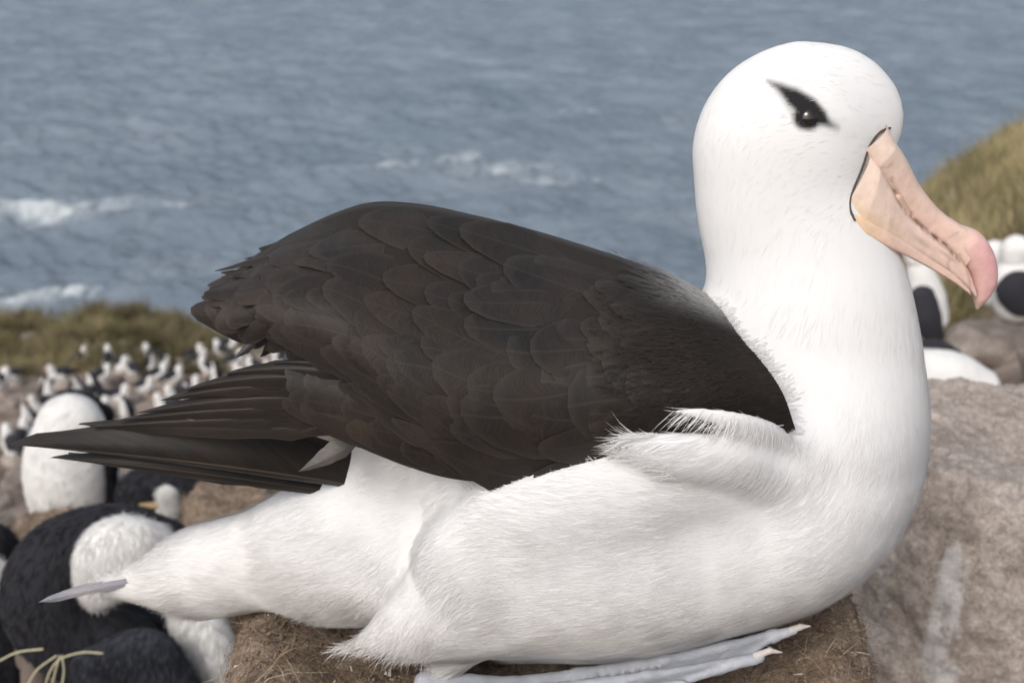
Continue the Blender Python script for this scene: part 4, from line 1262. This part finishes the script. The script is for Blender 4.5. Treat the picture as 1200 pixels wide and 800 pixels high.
simple_bird('albatross', [
    ('body', [([(1070, 440, 34), (1110, 444, 34), (1145, 455, 26)], .9, .03)], WHITE),
    ('wing', [([(1070, 412, 12, .03), (1100, 408, 10, .03), (1122, 414, 5, .03)], 1.2, .02)], BLACK * 1.3),
], 'white bird with black upper back lying behind the guano-streaked pillar', 'albatross', YC, (1110, 470), h=.008, barbs=0)

# ------------------------------------------------------------------ rocks
def rock_mesh(seed):
    import bmesh
    bm = bmesh.new(); bmesh.ops.create_icosphere(bm, subdivisions=4, radius=1)
    v = np.array([x.co[:] for x in bm.verts])
    g_ = np.random.default_rng(seed)
    for _ in range(9):                       # cleave flat faces
        d = g_.normal(0, 1, 3); d /= np.linalg.norm(d); c = .62 + .25 * g_.random()
        e = v @ d; v = np.where((e > c)[:, None], v - (e - c)[:, None] * d * .85, v)
    v = v * (1 + .16 * fbm(v * 1.6 + seed, 3, seed)[:, None] + .05 * fbm(v * 6 + seed, 3, seed)[:, None]) * np.array([1, .85, .62])
    for x, c in zip(bm.verts, v): x.co = c
    m = bpy.data.meshes.new('rock'); bm.to_mesh(m); bm.free()
    m.polygons.foreach_set('use_smooth', np.ones(len(m.polygons), bool))
    m.materials.append(M_ROCK)
    return m
ROCKS = [rock_mesh(s) for s in range(5)]
def put_rock(px, py, rpx, label, group=None, k=0, sq=1.0, sink=.15):
    h = ground_hit(px, py + rpx * .4)
    if h is None: return
    t = (h - CAM) @ FWD; r = rpx * t / FPX
    o = bpy.data.objects.new('rock', ROCKS[k % 5]); COL.objects.link(o)
    o.location = h + np.array([0, 0, r * sink]); o.scale = (r, r, r * sq); o.rotation_euler = (random.uniform(-.2, .2), random.uniform(-.2, .2), random.uniform(0, 6.28))
    o['label'] = label; o['category'] = 'rock'
    if group: o['group'] = group
put_rock(1165, 395, 70, 'broad grey-brown boulder behind the bird lying by the pillar', None, 1, .8)
put_rock(1240, 415, 60, 'dark edged boulder beside the bird lying by the pillar', None, 2, .8)
random.seed(5)
for k in range(150):
    px = random.uniform(-20, 420); py = random.uniform(410, 640) if k % 3 else random.uniform(400, 470)
    if py > 470 and px > 260: px = random.uniform(-20, 160)
    r = random.uniform(4, 13) * (1 + (py - 410) / 160)
    put_rock(px, py, r, 'weathered grey-brown rock lying among the seabird colony', 'rocks of the colony slope', random.randrange(5), random.uniform(.7, 1.1))

# ------------------------------------------------------------------ the far colony
def proto(chs, h, off=0):
    """local-space bird, units metres, facing -x or so; chs: (pts (x,y,z,r)), ys, k, colour"""
    Vs, Fs, Cs, k = [], [], [], 0
    for pts, ys, kk, col in chs:
        pr_ = []
        q = [(np.array(p[:3], float), p[3]) for p in pts]
        if len(q) == 1: q = q * 2
        for (a, ra), (b, rb) in zip(q[:-1], q[1:]): pr_.append((a, ra, b, rb, ys, kk))
        v_, f_ = sdf_mesh(pr_, h)
        Vs.append(v_); Fs.append(f_ + k); k += len(v_); Cs.append(np.tile(col[None], (len(v_), 1)))
    m = mesh_np('colony_bird', np.concatenate(Vs), np.concatenate(Fs), np.concatenate(Cs))
    m.materials.append(M_BIRD)
    return m
ORG = np.array([.6, .38, .22])
SIT = proto([([(-.12, 0, .30, .10), (.0, 0, .27, .14), (.14, 0, .32, .12), (.18, 0, .42, .085), (.19, 0, .49, .068), (.21, 0, .53, .072)], .9, .05, WHITE),
             ([(.06, 0, .38, .10), (-.08, 0, .37, .12), (-.26, 0, .34, .05), (-.42, 0, .31, .02)], 1.05, .03, BLACK * 1.5),
             ([(.26, 0, .53, .022), (.36, 0, .50, .012)], 1, .01, ORG)], .014)
STAND = proto([([(0, 0, .10, .10), (.0, 0, .25, .125), (.02, 0, .40, .085), (.03, 0, .50, .055), (.05, 0, .56, .05)], .9, .04, WHITE),
               ([(-.05, 0, .12, .08), (-.06, 0, .27, .115), (-.03, 0, .42, .075), (.0, 0, .52, .05), (.03, 0, .585, .048)], .95, .03, BLACK),
               ([(.08, 0, .57, .015), (.15, 0, .56, .008)], 1, .01, ORG * .6)], .014)
CHICK = proto([([(0, 0, .10, .11), (.0, 0, .20, .11), (.05, 0, .32, .07), (.08, 0, .36, .06)], .9, .04, np.array([.30, .27, .25])),
               ([(.12, 0, .36, .014), (.18, 0, .35, .008)], 1, .01, BLACK)], .016)
v_, f_ = mound(0, 0, .18, .2, -.25, .3, .02, .02, 33, 40, 88, (0, 0), .2)
NESTM = mesh_np('nest_small', v_, f_); NESTM.materials.append(M_COL)
def colony_bird(px, py, mesh, rot, label, cat, group, name, nest=False, s=1.0):
    """px,py: where its foot meets the ground"""
    h = ground_hit(px, py, 4)
    if h is None: return
    z = 0
    if nest:
        n_ = bpy.data.objects.new('mud_nest', NESTM); COL.objects.link(n_)
        n_.location = h; n_.rotation_euler = (0, 0, random.uniform(0, 6)); n_.scale = (s, s, s)
        n_['label'] = 'low mud nest under a small white albatross of the far colony'; n_['category'] = 'nest'; n_['group'] = 'nests of the far colony'
        z = .0
    o = bpy.data.objects.new(name, mesh); COL.objects.link(o)
    o.location = h + np.array([0, 0, z]); o.rotation_euler = (0, 0, rot); o.scale = (s, s, s)
    o['label'] = label; o['category'] = cat
    if group: o['group'] = group
random.seed(9)
LS_ = 'small white albatross with dark back sitting in the far colony'
LT_ = 'small black and white shag standing in the far colony'
# heads seen in the photograph (px, py), foot about half a metre below
sits = [(74, 430), (58, 440), (52, 464), (120, 428), (128, 411), (144, 419), (157, 422), (181, 410), (188, 425), (193, 414), (228, 405), (233, 412), (245, 420), (203, 432), (213, 455),
        (105, 450), (125, 476), (66, 478), (27, 500), (20, 508), (2, 437), (50, 490), (262, 405), (268, 398), (300, 418), (316, 424), (322, 430), (345, 412), (358, 410), (330, 413), (285, 430), (372, 413),
        (250, 437), (170, 440), (140, 452), (85, 470), (300, 440), (335, 405), (276, 412)]
def foot_of(px, py, hgt):
    # walk down until a bird of that height has its head at the pixel
    for dy in range(4, 120, 2):
        h = ground_hit(px, py + dy, 4)
        if h is None: continue
        t = (h - CAM) @ FWD
        if dy >= hgt * FPX / t * .92: return py + dy
    return py + 40
more = [(random.uniform(0, 400), random.uniform(402, 470)) for _ in range(10)]
for (px, py) in sits + more:
    colony_bird(px, foot_of(px, py, .37), SIT, random.uniform(0, 6.28), LS_, 'albatross', 'albatrosses of the far colony', 'albatross', True, random.uniform(.6, .78))
stands = [(58, 448), (95, 445), (112, 442), (88, 452), (150, 465), (222, 450), (178, 418), (255, 425), (36, 470), (310, 432), (350, 420)]
for (px, py) in stands:
    colony_bird(px, foot_of(px, py, .4), STAND, random.uniform(0, 6.28), LT_, 'shag', 'shags of the far colony', 'shag', False, random.uniform(.65, .8))
colony_bird(1121, 235 + 8, SIT, 2.5, 'lone white bird sitting on the grassy hillside behind the bill', 'albatross', None, 'albatross', False, .38)
for o in COL.objects:
    if 'group' in o and o['group'] is None: del o['group']
